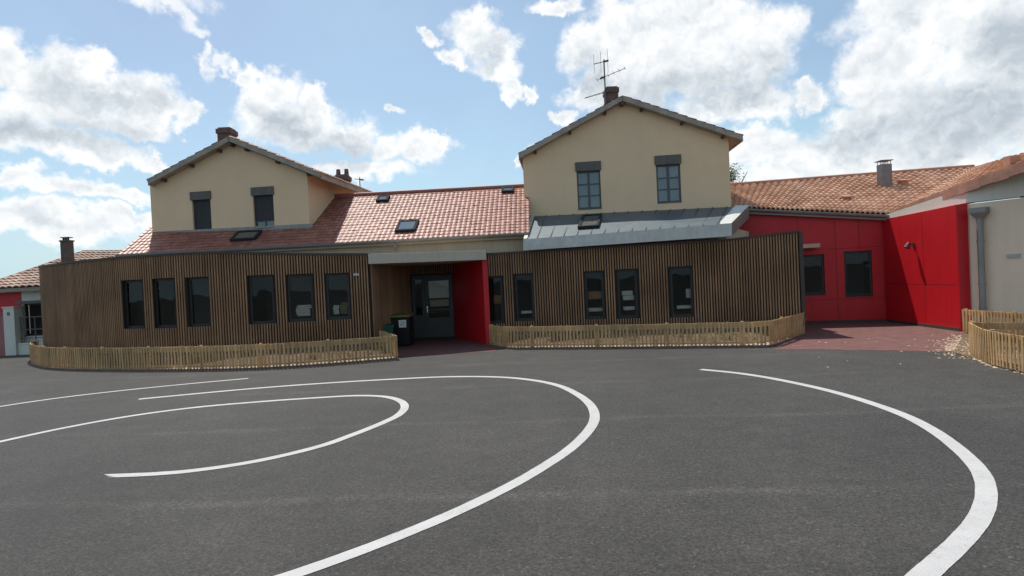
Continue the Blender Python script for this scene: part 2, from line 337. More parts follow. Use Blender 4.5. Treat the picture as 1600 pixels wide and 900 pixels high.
def wall(path, holes=(), z0=0.0, thick=0.25, off=0.0, step=1.0, reveal=True, q0=0.0, q1=None):
    """a wall with openings: outer face, reveals, top and ends"""
    q1 = path.len if q1 is None else q1
    cuts = {q0, q1} | {q for q in path.s if q0 < q < q1}
    for h in holes: cuts |= {h[0], h[1]}
    cuts = sorted(cuts); mb = MB()
    def P(q, z, d=0.0): return path.xy(q) + path.out(q) * (off - d) + UP * z
    for a, b in zip(cuts, cuts[1:]):
        if b - a < 1e-6: continue
        mid = (a + b) / 2; hs = sorted([h for h in holes if h[0] <= mid <= h[1]], key=lambda h: h[2])
        n = path.out(mid); A = path.xy(a + 1e-7) + n * off; B = path.xy(b - 1e-7) + n * off; ta, tb = path.top(a), path.top(b)
        lo = z0
        for h in hs:
            mb.face([A + UP*lo, B + UP*lo, B + UP*h[2], A + UP*h[2]]); lo = h[3]
        mb.face([A + UP*lo, B + UP*lo, B + UP*tb, A + UP*ta])
        mb.face([A + UP*ta, B + UP*tb, B + UP*tb - n*thick, A + UP*ta - n*thick])
        lo = z0
        for h in hs:
            mb.face([(B + UP*lo) - n*thick, A + UP*lo - n*thick, A + UP*h[2] - n*thick, B + UP*h[2] - n*thick]); lo = h[3]
        mb.face([(B + UP*lo) - n*thick, A + UP*lo - n*thick, A + UP*ta - n*thick, B + UP*tb - n*thick])
    for h in holes:
        n = path.out((h[0] + h[1]) / 2); a, b, c, d = h[:4]
        A, B = path.xy(a) + n*off, path.xy(b) + n*off; k = n * thick
        mb.face([A+UP*c, A+UP*c-k, A+UP*d-k, A+UP*d]); mb.face([B+UP*c-k, B+UP*c, B+UP*d, B+UP*d-k])
        mb.face([A+UP*c, B+UP*c, B+UP*c-k, A+UP*c-k]); mb.face([A+UP*d-k, B+UP*d-k, B+UP*d, A+UP*d])
    for q in (q0, q1):
        n = path.out(q); A = path.xy(q) + n*off; t = path.top(q)
        mb.face([A+UP*z0, A+UP*t, A+UP*t-n*thick, A+UP*z0-n*thick])
    return mb

def window(path, h, parent, fmat, gmat, bar=0.055, set_in=0.10, depth=0.05, cols=1, rows=1, label=None, off=0.0, muntin=0.03, name='window', sash=True):
    """window as a part: frame (with casements) and its glass as a sub-part"""
    a, b, c, d = h[:4]; q = (a + b) / 2; n = path.out(q); A, B = path.xy(a), path.xy(b); t = (B - A).normalized(); w = (B - A).length
    O = (A + B) / 2 + n * (off - set_in); f = MB()
    def bar_(x0, x1, z0, z1, dd=depth, dy=0.0): f.solid(O + t*((x0+x1)/2) + UP*((z0+z1)/2) + n*dy, t*((x1-x0)/2), n*(dd/2), UP*((z1-z0)/2))
    bar_(-w/2, -w/2+bar, c, d); bar_(w/2-bar, w/2, c, d); bar_(-w/2+bar, w/2-bar, c, c+bar); bar_(-w/2+bar, w/2-bar, d-bar, d)
    iw = w - 2*bar
    for k in range(1, cols): x = -iw/2 + iw*k/cols; bar_(x-muntin, x+muntin, c+bar, d-bar, depth*0.9)
    for k in range(1, rows): z = c + bar + (d-c-2*bar)*k/rows; bar_(-w/2+bar, w/2-bar, z-muntin*.55, z+muntin*.55, depth*0.7)
    # outer drip sill
    f.solid(O + UP*(c-0.012) + n*(set_in*0.5+0.01), t*(w/2), n*(set_in*0.5+0.02), UP*0.012)
    fo = f.build(name, fmat, parent)
    if label: fo['label'] = label
    g = MB(); g.face([O - t*(w/2-bar) + UP*(c+bar), O + t*(w/2-bar) + UP*(c+bar), O + t*(w/2-bar) + UP*(d-bar), O - t*(w/2-bar) + UP*(d-bar)])
    g.build('pane', gmat, fo)
    return fo

def tiled(EL, ER, RR, RL, tw, cl, amp=0.03, step=0.035, kind='flat', sub=6):
    """a tiled slope between eave (EL-ER) and ridge (RL-RR): real rolls and lapped courses"""
    mb = MB(); EL, ER, RR, RL = map(V, (EL, ER, RR, RL))
    n = max(1, round(max((ER - EL).length, (RR - RL).length) / tw)); m_ = max(1, round(((RL - EL).length + (RR - ER).length) / 2 / cl))
    nn = (ER - EL).cross(RL - EL).normalized()
    if nn.z < 0: nn = -nn
    def prof(x):
        if kind == 'round': return abs(math.sin(math.pi * x)) ** 0.8
        if kind == 'flat': return (0.5 - 0.5*math.cos(2*math.pi*min(x/0.45, 1.0))) if x < 0.45 else 0.12*math.sin(math.pi*(x-0.45)/0.55)
        return 0
    rnd = random.Random(3)
    def P(s, t): return (EL.lerp(ER, s)).lerp(RL.lerp(RR, s), t)
    for j in range(m_):
        for i in range(n):
            jit = (rnd.random() - .5) * 0.010; jt = (rnd.random() - .5) * 0.05
            lo = []; hi = []; lip = []
            for k in range(sub + 1):
                x = k / sub; s_ = (i + x) / n; hgt = prof(x) * amp + jit
                a = P(s_, max(0, (j + jt*0.3 - 0.04)) / m_); b = P(s_, min(1, (j + 1.06) / m_))
                lo.append(a + nn * (hgt + step)); hi.append(b + nn * hgt); lip.append(a + nn * (hgt - 0.004))
            for k in range(sub):
                uvs = [(i + 0.5, j + 0.5)] * 4
                mb.face([lo[k], lo[k+1], hi[k+1], hi[k]], uvs)
                mb.face([lip[k], lip[k+1], lo[k+1], lo[k]], uvs)
    return mb

def slab(pts, thick):
    mb = MB(); n = (V(pts[1]) - V(pts[0])).cross(V(pts[2]) - V(pts[0])).normalized()
    if n.z < 0: n = -n
    mb.prism([V(p) - n*0.012 for p in pts], -n * thick); return mb

# ------------------------------------------------------------------ ground
g = MB(); rr = 900
g.face([(-rr, -rr, 0), (rr, -rr, 0), (rr, rr, 0), (-rr, rr, 0)])
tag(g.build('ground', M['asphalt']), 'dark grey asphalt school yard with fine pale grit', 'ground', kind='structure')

def sheet(name, pts, z, mat, label, cat):
    mb = MB(); mb.face([(p.x, p.y, z) for p in pts]); return tag(mb.build(name, mat), label, cat, kind='structure')
sheet('pavement', [gnd(622, 557.5), gnd(700, 553), gnd(775, 549), xy(772, 20.3), xy(722, 23.6), xy(636, 23.4), xy(560, 20.2), xy(560, 19)], 0.004, M['rubber'], 'dark red rubber paving in the shade under the entrance canopy', 'paving')
sheet('pavement', [gnd(1208, 546), gnd(1300, 546.5), gnd(1400, 548), gnd(1480, 550), gnd(1512, 540), gnd(1516, 520), xy(1400, 21.7), xy(1160, 23.0), gnd(1240, 528)], 0.004, M['rubber'], 'dusty red rubber paving in front of the red walls', 'paving')

def painted(name, px, width, label, cap=(0, 0)):
    c = catmull([gnd(u, v) for u, v in px], 14); mb = MB(); n = len(c); le = []; ri = []
    for i, p in enumerate(c):
        t = (c[min(i+1, n-1)] - c[max(i-1, 0)]).normalized(); s_ = V((t.y, -t.x, 0)); w = width/2 * (1 + 0.012*math.sin(i*0.7) + 0.01*math.sin(i*1.9))
        sh = t * (cap[0] if i == 0 else cap[1] if i == n-1 else 0)
        le.append(p - s_*w + sh); ri.append(p + s_*w - sh)
    for i in range(n - 1): mb.face([ri[i] + UP*.005, ri[i+1] + UP*.005, le[i+1] + UP*.005, le[i] + UP*.005])
    return tag(mb.build(name, M['paint']), label, 'line marking', 'white lines painted on the yard', kind='structure')
painted('painted_line', [(-120,656),(0,635.5),(100,621),(200,609.5),(300,599.5),(388,591.5)], 0.125, 'white painted line ending in front of the left fence, outermost on the left')
painted('painted_line', [(-160,727),(0,690.5),(100,669),(200,651),(300,637.5),(400,628.5),(500,621.5),(560,618.5),(600,620),(624,626),(632.5,636),(622,649),(600,660),(550,680),(500,697.5),(400,721),(300,736),(240,741),(172,744)], 0.14, 'smallest white painted loop, closing at a pointed end on the left', cap=(0, -0.12))
painted('painted_line', [(217,624),(300,616),(400,607),(500,599.5),(600,593.5),(700,589),(780,589.5),(830,594),(870,602),(903,617),(924,635),(929,655),(918,675),(890,702),(850,729),(800,758),(700,806),(600,847),(500,884),(400,917),(200,975)], 0.15, 'wide white painted loop round the smallest one, running out at the bottom')
painted('painted_line', [(1095,577.5),(1150,583),(1200,590.5),(1300,612),(1400,644),(1450,668),(1500,704),(1533,740),(1541,775),(1530,810),(1500,847),(1450,893),(1380,955),(1300,1010)], 0.16, 'broad white painted arc sweeping down the right side of the yard')

# ------------------------------------------------------------------ the timber-clad front building
def zat(u, v, Y): return at(u, v, Y).z
wl_pts = [(104, 26.5, 3.34), (80, 24.8, 3.34), (66, 23.4, None, 418)]
raw = []
for (u, Y, v) in ((63.5, 23.0, 417), (80, 21.3, 413.5), (120, 20.0, 408), (200, 18.95, 401), (330, 18.6, 394), (450, 18.7, 396), (577, 19.0, 396.5)):
    p = at(u, v, Y); raw.append(p)
back = [V((-16.6, 29.5, raw[0].z)), V((-18.1, 27.2, raw[0].z)), V((-18.55, 25.0, raw[0].z))]
left_pts = catmull(back + raw, 7)
WL = Path(left_pts)
rec0 = at(577, 398, 19.02); rec1 = V((*xy(641, 23.2).xy, 3.1))
WRc = Path([V((rec0.x, rec0.y, 3.05)), rec1])
wa = xy(760.5, 20.3); wb = xy(1252.5, 18.6)
WE = Path([V((wa.x, wa.y, zat(762, 396, 20.2))), V((*xy(1140, 18.95).xy, zat(1140, 374, 18.95))), V((wb.x, wb.y, zat(1251, 360, 18.6)))])
dr0 = xy(641, 23.2); dr1 = xy(712, 23.25)
WD = Path([V((dr0.x, dr0.y, 2.85)), V((dr1.x, dr1.y, 2.85))])

ext = thing('school_extension', (WL.pos(WL.len*0.6).x, 19, 0), 'long low school front clad in brown timber battens, its left end curved', 'building')
holesL = [WL.win(193, 438, 223.5, 513), WL.win(240, 435.5, 273.5, 512), WL.win(294, 433.5, 329.5, 509.5),
          WL.win(389, 430.5, 428, 505.5), WL.win(449, 429, 489, 502), WL.win(509.5, 427.5, 546.5, 498.5)]
holesE = [WE.win(757, 432, 785.5, 505), WE.win(805, 428, 834, 501), WE.win(914, 424, 944, 498), WE.win(965, 421, 996.5, 497), WE.win(1048, 417, 1083.5, 495)]
for w, hs in ((WL, holesL), (WE, holesE), (WRc, [])):
    wall(w, hs, 0.02, 0.28).build('wall', M['board'], ext)
def battens(path, holes, spacing=0.083, bw=0.043, bd=0.04, z0=0.14, off=0.004, top_gap=0.03, q0=0.04, q1=None):
    mb = MB(); q1 = path.len - 0.04 if q1 is None else q1; q = q0; rnd = random.Random(5)
    while q < q1:
        n = path.out(q); t = path.tan(q); iv = [(z0 + rnd.uniform(-.01, .01), path.top(q) - top_gap)]
        for h in holes:
            if h[0] - bw/2 < q < h[1] + bw/2:
                iv = [j for a, b in iv for j in ((a, min(b, h[2] - 0.015)), (max(a, h[3] + 0.015), b)) if j[1] - j[0] > 0.03]
        for a, b in iv:
            mb.solid(path.xy(q) + n*(off + bd/2) + UP*((a+b)/2), t*(bw/2*rnd.uniform(.94, 1.05)), n*(bd/2), UP*((b-a)/2))
        q += spacing
    return mb
for w, hs in ((WL, holesL), (WE, holesE), (WRc, [])):
    battens(w, hs).build('timber_cladding', M['batten'], ext)
def cap(path, wd=0.36, h=0.05, lift=0.0, over=0.07):
    mb = MB(); k = max(2, len(path.p) * 1)
    qs = path.s
    prof = [(over, -h), (over, h*0.3), (-wd, h*0.5), (-wd, -0.02), (over - 0.03, -0.02)]
    rows = []
    for q in qs:
        n = path.out(max(0.001, min(path.len-0.001, q))); rows.append([path.xy(q) + n*a + UP*(path.top(q) + lift + b) for a, b in prof])
    for r1, r2 in zip(rows, rows[1:]):
        for j in range(len(prof) - 1): mb.face([r1[j], r2[j], r2[j+1], r1[j+1]])
    mb.face(rows[0]); mb.face(rows[-1][::-1])
    return mb
for w in (WL, WE): cap(w).build('parapet_cap', M['trim'], ext)
# flat roofs behind the parapets
for w, dep in ((WL, 3.4), (WE, 3.0)):
    mb = MB()
    for a, b in zip(w.s, w.s[1:]):
        na = w.out(min(a + 1e-4, w.len)); nb = w.out(min(b + 1e-4, w.len - 1e-4)); dz = 0.16
        mb.face([w.xy(a) - na*.27 + UP*(w.top(a)-dz), w.xy(b) - nb*.27 + UP*(w.top(b)-dz), w.xy(b) - nb*dep + UP*(w.top(b)-dz+.02), w.xy(a) - na*dep + UP*(w.top(a)-dz+.02)])
    mb.build('roof', M['flat'], ext)
# corner post at the right-hand end and the return wall
mb = MB(); n = WE.out(WE.len - .01); t = WE.tan(WE.len - .01)
mb.solid(WE.xy(WE.len) + t*0.02 + n*(-0.10) + UP*(WE.top(WE.len)/2), t*0.055, n*0.165, UP*(WE.top(WE.len)/2 - 0.03)); mb.build('corner_post', M['trim'], ext)
WRet = Path([V((*(WE.xy(WE.len) - n*.27 + t*.02).xy, WE.top(WE.len)-.04)), V((*(WE.xy(WE.len) - n*4.0 + t*.02).xy, WE.top(WE.len)-.04))])
wall(WRet, [], 0.0, 0.2).build('wall', M['board'], ext); battens(WRet, []).build('timber_cladding', M['batten'], ext)
# windows
LBL = {}
for w, hs in ((WL, holesL), (WE, holesE)):
    for h in hs: window(w, h, ext, M['frame'], M['glass'], bar=0.07, set_in=0.11, depth=0.06)
# the rooms behind them: back wall, floor and ceiling in one shell
def room(path, q0, q1, parent, depth=2.6, z1=2.72):
    mb = MB(); qs = [q0 + (q1 - q0)*k/6 for k in range(7)]
    fr = [path.xy(q) - path.out(q)*0.285 for q in qs]; bk = [path.xy(q) - path.out(q)*depth for q in qs]
    for i in range(6):
        mb.face([fr[i]+UP*.06, fr[i+1]+UP*.06, bk[i+1]+UP*.06, bk[i]+UP*.06]); mb.face([fr[i]+UP*z1, bk[i]+UP*z1, bk[i+1]+UP*z1, fr[i+1]+UP*z1])
        mb.face([bk[i]+UP*.06, bk[i+1]+UP*.06, bk[i+1]+UP*z1, bk[i]+UP*z1])
    for i in (0, 6): mb.face([fr[i]+UP*.06, bk[i]+UP*.06, bk[i]+UP*z1, fr[i]+UP*z1])
    return mb.build('room', M['room'], parent)
room(WL, holesL[0][0]-.4, holesL[2][1]+.4, ext); room(WL, holesL[3][0]-.5, holesL[5][1]+.5, ext); room(WE, holesE[0][0]-.2, holesE[4][1]+.5, ext)
# stacks inside on the window boards; right-hand pieces are solids coloured as reflections
def inside(path, h, x0, x1, z0, z1, name, mat, label, cat, d=0.3, nlay=6):
    a, b, c, dd = h[:4]; q = a + (b - a)*(x0 + x1)/2; n = path.out(q); t = path.tan(q); mb = MB(); w = (b - a)*(x1 - x0); rnd = random.Random(int(a*100))
    zz0 = c + (dd - c)*z0; zz1 = c + (dd - c)*z1; k = (zz1 - zz0)/nlay
    for i in range(nlay):
        mb.solid(path.xy(q) - n*(0.29 + d/2) + t*rnd.uniform(-.03, .03) + UP*(zz0 + k*(i + .5)), t*(w/2*rnd.uniform(.85, 1)), n*(d/2), UP*(k*0.46))
    return tag(mb.build(name, mat, bevel=0.004), label, cat)
inside(WL, holesL[4], .2, .82, .1, .34, 'paper_stack', M['paper'], 'tall white stack of paper just inside the fifth cladding window from the left', 'paper stack')
inside(WL, holesL[5], .22, .48, .1, .3, 'paper_stack', M['paper'], 'small white bundle inside the window nearest the canopy, beside a khaki one', 'paper stack', nlay=4)
inside(WL, holesL[5], .52, .88, .1, .36, 'folded_cloth', M['khaki'], 'khaki folded cloth pile inside the window nearest the canopy', 'cloth', nlay=5)
inside(WE, holesE[3], .2, .85, .36, .56, 'storage_box', M['paper'], 'white boxes glimpsed inside the fourth window right of the red wall', 'box', nlay=2)  # pieces from here on imitate reflections in the panes
inside(WE, holesE[3], .2, .88, .15, .23, 'shelf_board', M['paper'], 'pale shelf low inside the fourth window right of the red wall', 'shelf', nlay=1)
inside(WE, holesE[4], .66, .93, .36, .56, 'paper_sheet', M['paper'], 'pale sheet inside the last window before the timber corner', 'paper', d=.03, nlay=1)
inside(WE, holesE[4], .2, .93, .15, .22, 'shelf_board', M['paper'], 'pale shelf low inside the last window before the timber corner', 'shelf', nlay=1)
inside(WE, holesE[2], .1, .9, .40, .58, 'cork_board', M['ochre'], 'ochre board inside the third window right of the red wall', 'board', d=.03, nlay=1)
inside(WE, holesE[0], .4, .92, .40, .6, 'cork_board', M['ochre'], 'ochre board inside the window half hidden by the red wall', 'board', d=.03, nlay=1)
inside(WE, holesE[1], .15, .85, .14, .2, 'shelf_board', M['paper'], 'pale shelf low inside the second window right of the red wall', 'shelf', nlay=1)
inside(WE, holesE[2], .1, .95, .14, .22, 'shelf_board', M['paper'], 'pale shelf low inside the third window right of the red wall', 'shelf', nlay=1)

# canopy over the door
cf0 = xy(577.5, 18.72); cf1 = xy(762, 19.85); cb1 = xy(728, 23.9); cb0 = xy(632, 23.9)
zc = 2.79
mb = MB(); mb.prism([c + UP*zc for c in (cf0, cf1, cb1, cb0)], (0, 0, 0.31)); mb.build('canopy', M['canopy'], ext, bevel=0.006)
# red fin wall beside the door
f0 = xy(755.5, 20.0); f1 = xy(763.5, 19.98); b1 = xy(719, 23.5); b0 = xy(707, 23.25)
mb = MB(); mb.prism([c + UP*0.0 for c in (f0, f1, b1, b0)], (0, 0, zc)); mb.build('red_wall', M['red'], ext, bevel=0.004)
# door wall, door with sidelight
n = WD.out(.1); t = WD.tan(.1); dl = WD.len
hd = [(0.03, dl*.96, 0.0, 2.42)]
wall(WD, [(0.05, dl - 0.06, 0.03, 2.42)], 0.0, 0.2).build('wall', M['board'], ext)
battens(WD, [(0.0, dl, -1, 2.45)], z0=0.1).build('timber_cladding', M['batten'], ext)
O = WD.xy(0.05) - n*0.08; W = dl - 0.11
df = MB()
def dbar(mb_, x0, x1, z0, z1, d=0.06, dy=0): mb_.solid(O + t*((x0+x1)/2) + UP*((z0+z1)/2) + n*dy, t*((x1-x0)/2), n*(d/2), UP*((z1-z0)/2))
sx = 0.42
for a in ((0, .07, 0, 2.42), (W-.07, W, 0, 2.42), (sx, sx+.07, 0, 2.42), (.07, sx, 2.35, 2.42), (sx+.07, W-.07, 2.35, 2.42), (.07, sx, 0.02, 0.9), (.07, .12, .9, 2.35), (sx-.05, sx, .9, 2.35), (.12, sx-.05, 2.27, 2.35)): dbar(df, *a)
dfo = df.build('door_frame', M['door'], ext)
g = MB(); g.face([O + t*.12 + UP*.9, O + t*(sx-.05) + UP*.9, O + t*(sx-.05) + UP*2.27, O + t*.12 + UP*2.27]); g.build('pane', M['glass'], dfo)
dm = MB(); x0, x1 = sx+.075, W-.075
for a in ((x0, x0+.13, .03, 2.34), (x1-.13, x1, .03, 2.34), (x0+.13, x1-.13, .03, .78), (x0+.13, x1-.13, 2.2, 2.34), (x0+.13, x1-.13, 1.05, 1.12)): dbar(dm, *a, d=.05, dy=.015)
do = dm.build('door', M['door'], ext)
g = MB(); g.face([O + t*(x0+.13) + UP*.78, O + t*(x1-.13) + UP*.78, O + t*(x1-.13) + UP*2.2, O + t*(x0+.13) + UP*2.2]); g.build('pane', M['glass'], do)
hm = MB(); dbar(hm, x0+.04, x0+.09, 1.0, 1.24, .015, .055); hm.tube([O + t*(x0+.065) + UP*1.13 + n*.06, O + t*(x0+.065) + UP*1.13 + n*.10, O + t*(x0+.19) + UP*1.13 + n*.10], .011); hm.build('handle', M['steel'], do)
bl = MB(); bl.solid(O + t*((x0+x1)/2) + UP*1.86 - n*.02, t*((x1-x0)/2-.14), n*.004, UP*.33); bl.build('blind', M['paper'], do)  # white sheet imitates daylight seen through the upper pane
bl = MB(); bl.solid(O + t*((x0+x1)/2+.0) + UP*1.34 - n*.02, t*((x1-x0)/2-.17), n*.004, UP*.13); bl.build('notice', M['canopy'], do)
mb = MB(); q = [xy(590, 23.5), xy(770, 23.5), xy(770, 26.5), xy(590, 26.5)]
mb.face([p + UP*.05 for p in q]); mb.face([q[3]+UP*.05, q[2]+UP*.05, q[2]+UP*2.7, q[3]+UP*2.7]); mb.face([p + UP*2.7 for p in q]); mb.face([q[0]+UP*.05, q[3]+UP*.05, q[3]+UP*2.7, q[0]+UP*2.7]); mb.face([q[1]+UP*.05, q[2]+UP*.05, q[2]+UP*2.7, q[1]+UP*2.7]); mb.build('room', M['room'], ext)
# house number plate by the window
q, z = WL.hit(557, 429); n2 = WL.out(q); t2 = WL.tan(q)
mb = MB(); mb.solid(WL.xy(q) + n2*.065 + UP*z, t2*.085, n2*.012, UP*.035); mb.solid(WL.xy(q) + n2*.05 + UP*(z+.0), t2*.03, n2*.01, UP*.02)
tag(mb.build('name_plate', M['plate'], bevel=.004), 'small pale plate fixed to the timber battens left of the canopy', 'plate')

# zinc lean-to roof
zf0 = at(818, 375, 19.85); zf1 = at(1143, 350.5, 18.6)
hp0 = xy(826, 22.95); hp1 = xy(1147, 22.3)
bn = V((-(hp1 - hp0).y, (hp1 - hp0).x, 0)).normalized(); hn = -bn; ht = (hp1 - hp0).normalized()
zb0 = on_plane(832, 338, hp0, bn); zb1 = on_plane(1158, 322.5, hp0, bn)
zp = zf0; zn = (zf1 - zf0).cross(zb0 - zf0).normalized()
zr = MB(); zr.face([zf0, zf1, zb1, zb0]); zr.prism([p - zn*.004 for p in (zf0, zf1, zb1, zb0)], -zn*.06)
zo = zr.build('zinc_roof', M['zinc'], ext)
sm = MB()
for k in range(0, 16):
    s_ = (k + .02)/15.0; a = zf0.lerp(zf1, s_); b = zb0.lerp(zb1, s_); d = (b - a).normalized(); w = zn.cross(d).normalized()
    sm.solid((a + b)/2 + zn*.014, w*.012, d*((b - a).length/2), zn*.016)
sm.build('standing_seam', M['seam'], zo)
fa = MB(); fb0 = at(818, 391.5, 19.85); fb1 = at(1143, 369, 18.6); nf = V(((zf1-zf0).y, -(zf1-zf0).x, 0)).normalized()
fa.prism([zf0 + UP*.02 + nf*.05, zf1 + UP*.02 + nf*.05, fb1 + nf*.05, fb0 + nf*.05], -nf*.05)
fa.build('fascia', M['zincedge'], zo)
# splayed side of the lean-to
sd = MB(); sb1 = at(1172, 333, 22.0)
sd.face([zf1 + UP*.015 + nf*.04, zb1 + V((.25, -.1, -.02)), zb1 + V((.25, -.1, -.42)), fb1 + nf*.04]); sd.build('side_panel', M['zincside'], zo); sd = MB(); sd.prism([zf1 + UP*.02, zf1 + UP*.02 - ht*.35 + bn*.2, zb1 + UP*.03 - ht*.2, zb1 + V((.25, -.1, .0))], UP*.02)
sd.build('side_flashing', M['zincedge'], zo)
sd = MB(); sd.prism([zf0 + UP*.02, zf0 + UP*.02 + ht*.12, zb0 + UP*.02 + ht*.08, zb0 + UP*.02 - ht*.05], UP*.03); sd.build('side_flashing', M['zincedge'], zo)
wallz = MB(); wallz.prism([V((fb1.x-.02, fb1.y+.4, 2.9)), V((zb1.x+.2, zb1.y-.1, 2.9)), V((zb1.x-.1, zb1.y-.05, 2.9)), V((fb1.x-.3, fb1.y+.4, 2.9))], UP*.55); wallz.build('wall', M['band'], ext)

def skylight(p, n, u0, v0, u1, v1, parent, fm, gm, shear=0):
    """roof window: raised frame on the slope, glass inside"""
    c = on_plane((u0+u1)/2, (v0+v1)/2, p, n); tx = V((0, 0, 1)).cross(n).normalized()
    if tx.x < 0: tx = -tx
    ty = n.cross(tx).normalized()
    if ty.z < 0: ty = -ty
    l = on_plane(u0, (v0+v1)/2, p, n); r = on_plane(u1, (v0+v1)/2, p, n); b = on_plane((u0+u1)/2, v1, p, n); a = on_plane((u0+u1)/2, v0, p, n)
    w = abs((r - l).dot(tx))/2; h = abs((a - b).dot(ty))/2; f = MB(); k = .045
    for (cx, cy, hw, hh) in ((0, h-k, w, k), (0, -h+k, w, k), (-w+k, 0, k, h-2*k), (w-k, 0, k, h-2*k)):
        f.solid(c + tx*cx + ty*cy + n*.05, tx*hw, ty*hh, n*.055)
    fo = f.build('skylight', fm, parent)
    g = MB(); g.face([c - tx*(w-k) - ty*(h-k) + n*.092, c + tx*(w-k) - ty*(h-k) + n*.092, c + tx*(w-k) + ty*(h-k) + n*.092, c - tx*(w-k) + ty*(h-k) + n*.092]); g.build('pane', gm, fo)
    bk = MB(); bk.face([c - tx*(w-k) - ty*(h-k) + n*.068, c + tx*(w-k) - ty*(h-k) + n*.068, c + tx*(w-k) + ty*(h-k) + n*.068, c - tx*(w-k) + ty*(h-k) + n*.068]); bk.build('blind', M['skyblind'] if gm is M['glass_sky'] else M['room'], fo)  # cyan sheet under sky glass imitates reflected sky; others get the room tone
    return fo
if zn.z < 0: zn = -zn
skylight(zp, zn, 907, 339, 938, 357, ext, M['skyframe'], M['glass'])

# ------------------------------------------------------------------ link building with the long tiled roof
EL = at(184, 398, 21.35); ER = at(827, 363.5, 20.4); RM = at(700, 298.3, 24.05)
rn = (ER - EL).cross(RM - EL).normalized()
if rn.z < 0: rn = -rn
RR = on_plane(826, 291.5, EL, rn); q = on_plane(585, 304.5, EL, rn); e = (q - RR).normalized(); RL = RR + e*((ER - EL).length)
lk = thing('link_building', (0, 24, 0), 'low middle building with a long pinkish red tiled roof and roof windows', 'building')
rt = tiled(EL, ER, RR, RL, 0.175, 0.225, amp=.022, step=.017, kind='flat').build('roof', M['tile_mid'], lk)
slab([EL, ER, RR, RL], .12).build('roof_deck', M['verge'], lk)
bks = MB(); off = V((0, 5.5, -2.3)); bks.face([RL, RR, RR + off, RL + off]); bks.build('rear_slope', M['tile_roof'], lk)
rd = MB(); rd.tube([RL + UP*.03, RR + UP*.03], .09, 8); rd.build('ridge', M['tile_mid'], rt)
def gutter(a, b, parent, r=.075, mat='gutter'):
    a = V(a); b = V(b); d = (b - a).normalized(); s_ = V((d.y, -d.x, 0)).normalized(); mb = MB(); n = 8
    for i in range(n):
        w0 = math.pi*i/n; w1 = math.pi*(i+1)/n
        for rr_, fl in ((r, 0), (r - .012, 1)):
            p = [a + s_*(math.cos(w0)*rr_) - UP*(math.sin(w0)*rr_), b + s_*(math.cos(w0)*rr_) - UP*(math.sin(w0)*rr_), b + s_*(math.cos(w1)*rr_) - UP*(math.sin(w1)*rr_), a + s_*(math.cos(w1)*rr_) - UP*(math.sin(w1)*rr_)]
            mb.face(p if not fl else p[::-1])
    mb.tube([a + s_*r, b + s_*r], .013, 6)
    return mb.build('gutter', M[mat], parent)
so = V((rn.x, rn.y, 0)).normalized()
gutter(EL + so*.07 - UP*.02, ER + so*.07 - UP*.02, lk, .085)
pw = Path([V((*(EL - so*.22).xy, EL.z - .1)), V((*(ER - so*.22).xy, ER.z - .1))])
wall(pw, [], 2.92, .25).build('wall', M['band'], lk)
mb = MB(); c = at(617, 377, 20.6); mb.tube([c + so*.02, c + so*.03 - UP*.12, c - so*.1 - UP*.28], .05, 8); mb.build('downpipe', M['gutter'], lk)
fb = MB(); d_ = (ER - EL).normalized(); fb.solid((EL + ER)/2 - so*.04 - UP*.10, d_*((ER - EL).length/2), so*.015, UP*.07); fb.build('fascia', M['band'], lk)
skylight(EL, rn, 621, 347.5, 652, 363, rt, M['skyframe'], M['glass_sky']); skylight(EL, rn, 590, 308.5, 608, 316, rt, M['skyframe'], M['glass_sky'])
skylight(EL, rn, 784, 295, 803, 302, rt, M['skyframe'], M['glass_sky']); skylight(EL, rn, 367, 364, 404, 377, rt, M['skyframe'], M['glass'])

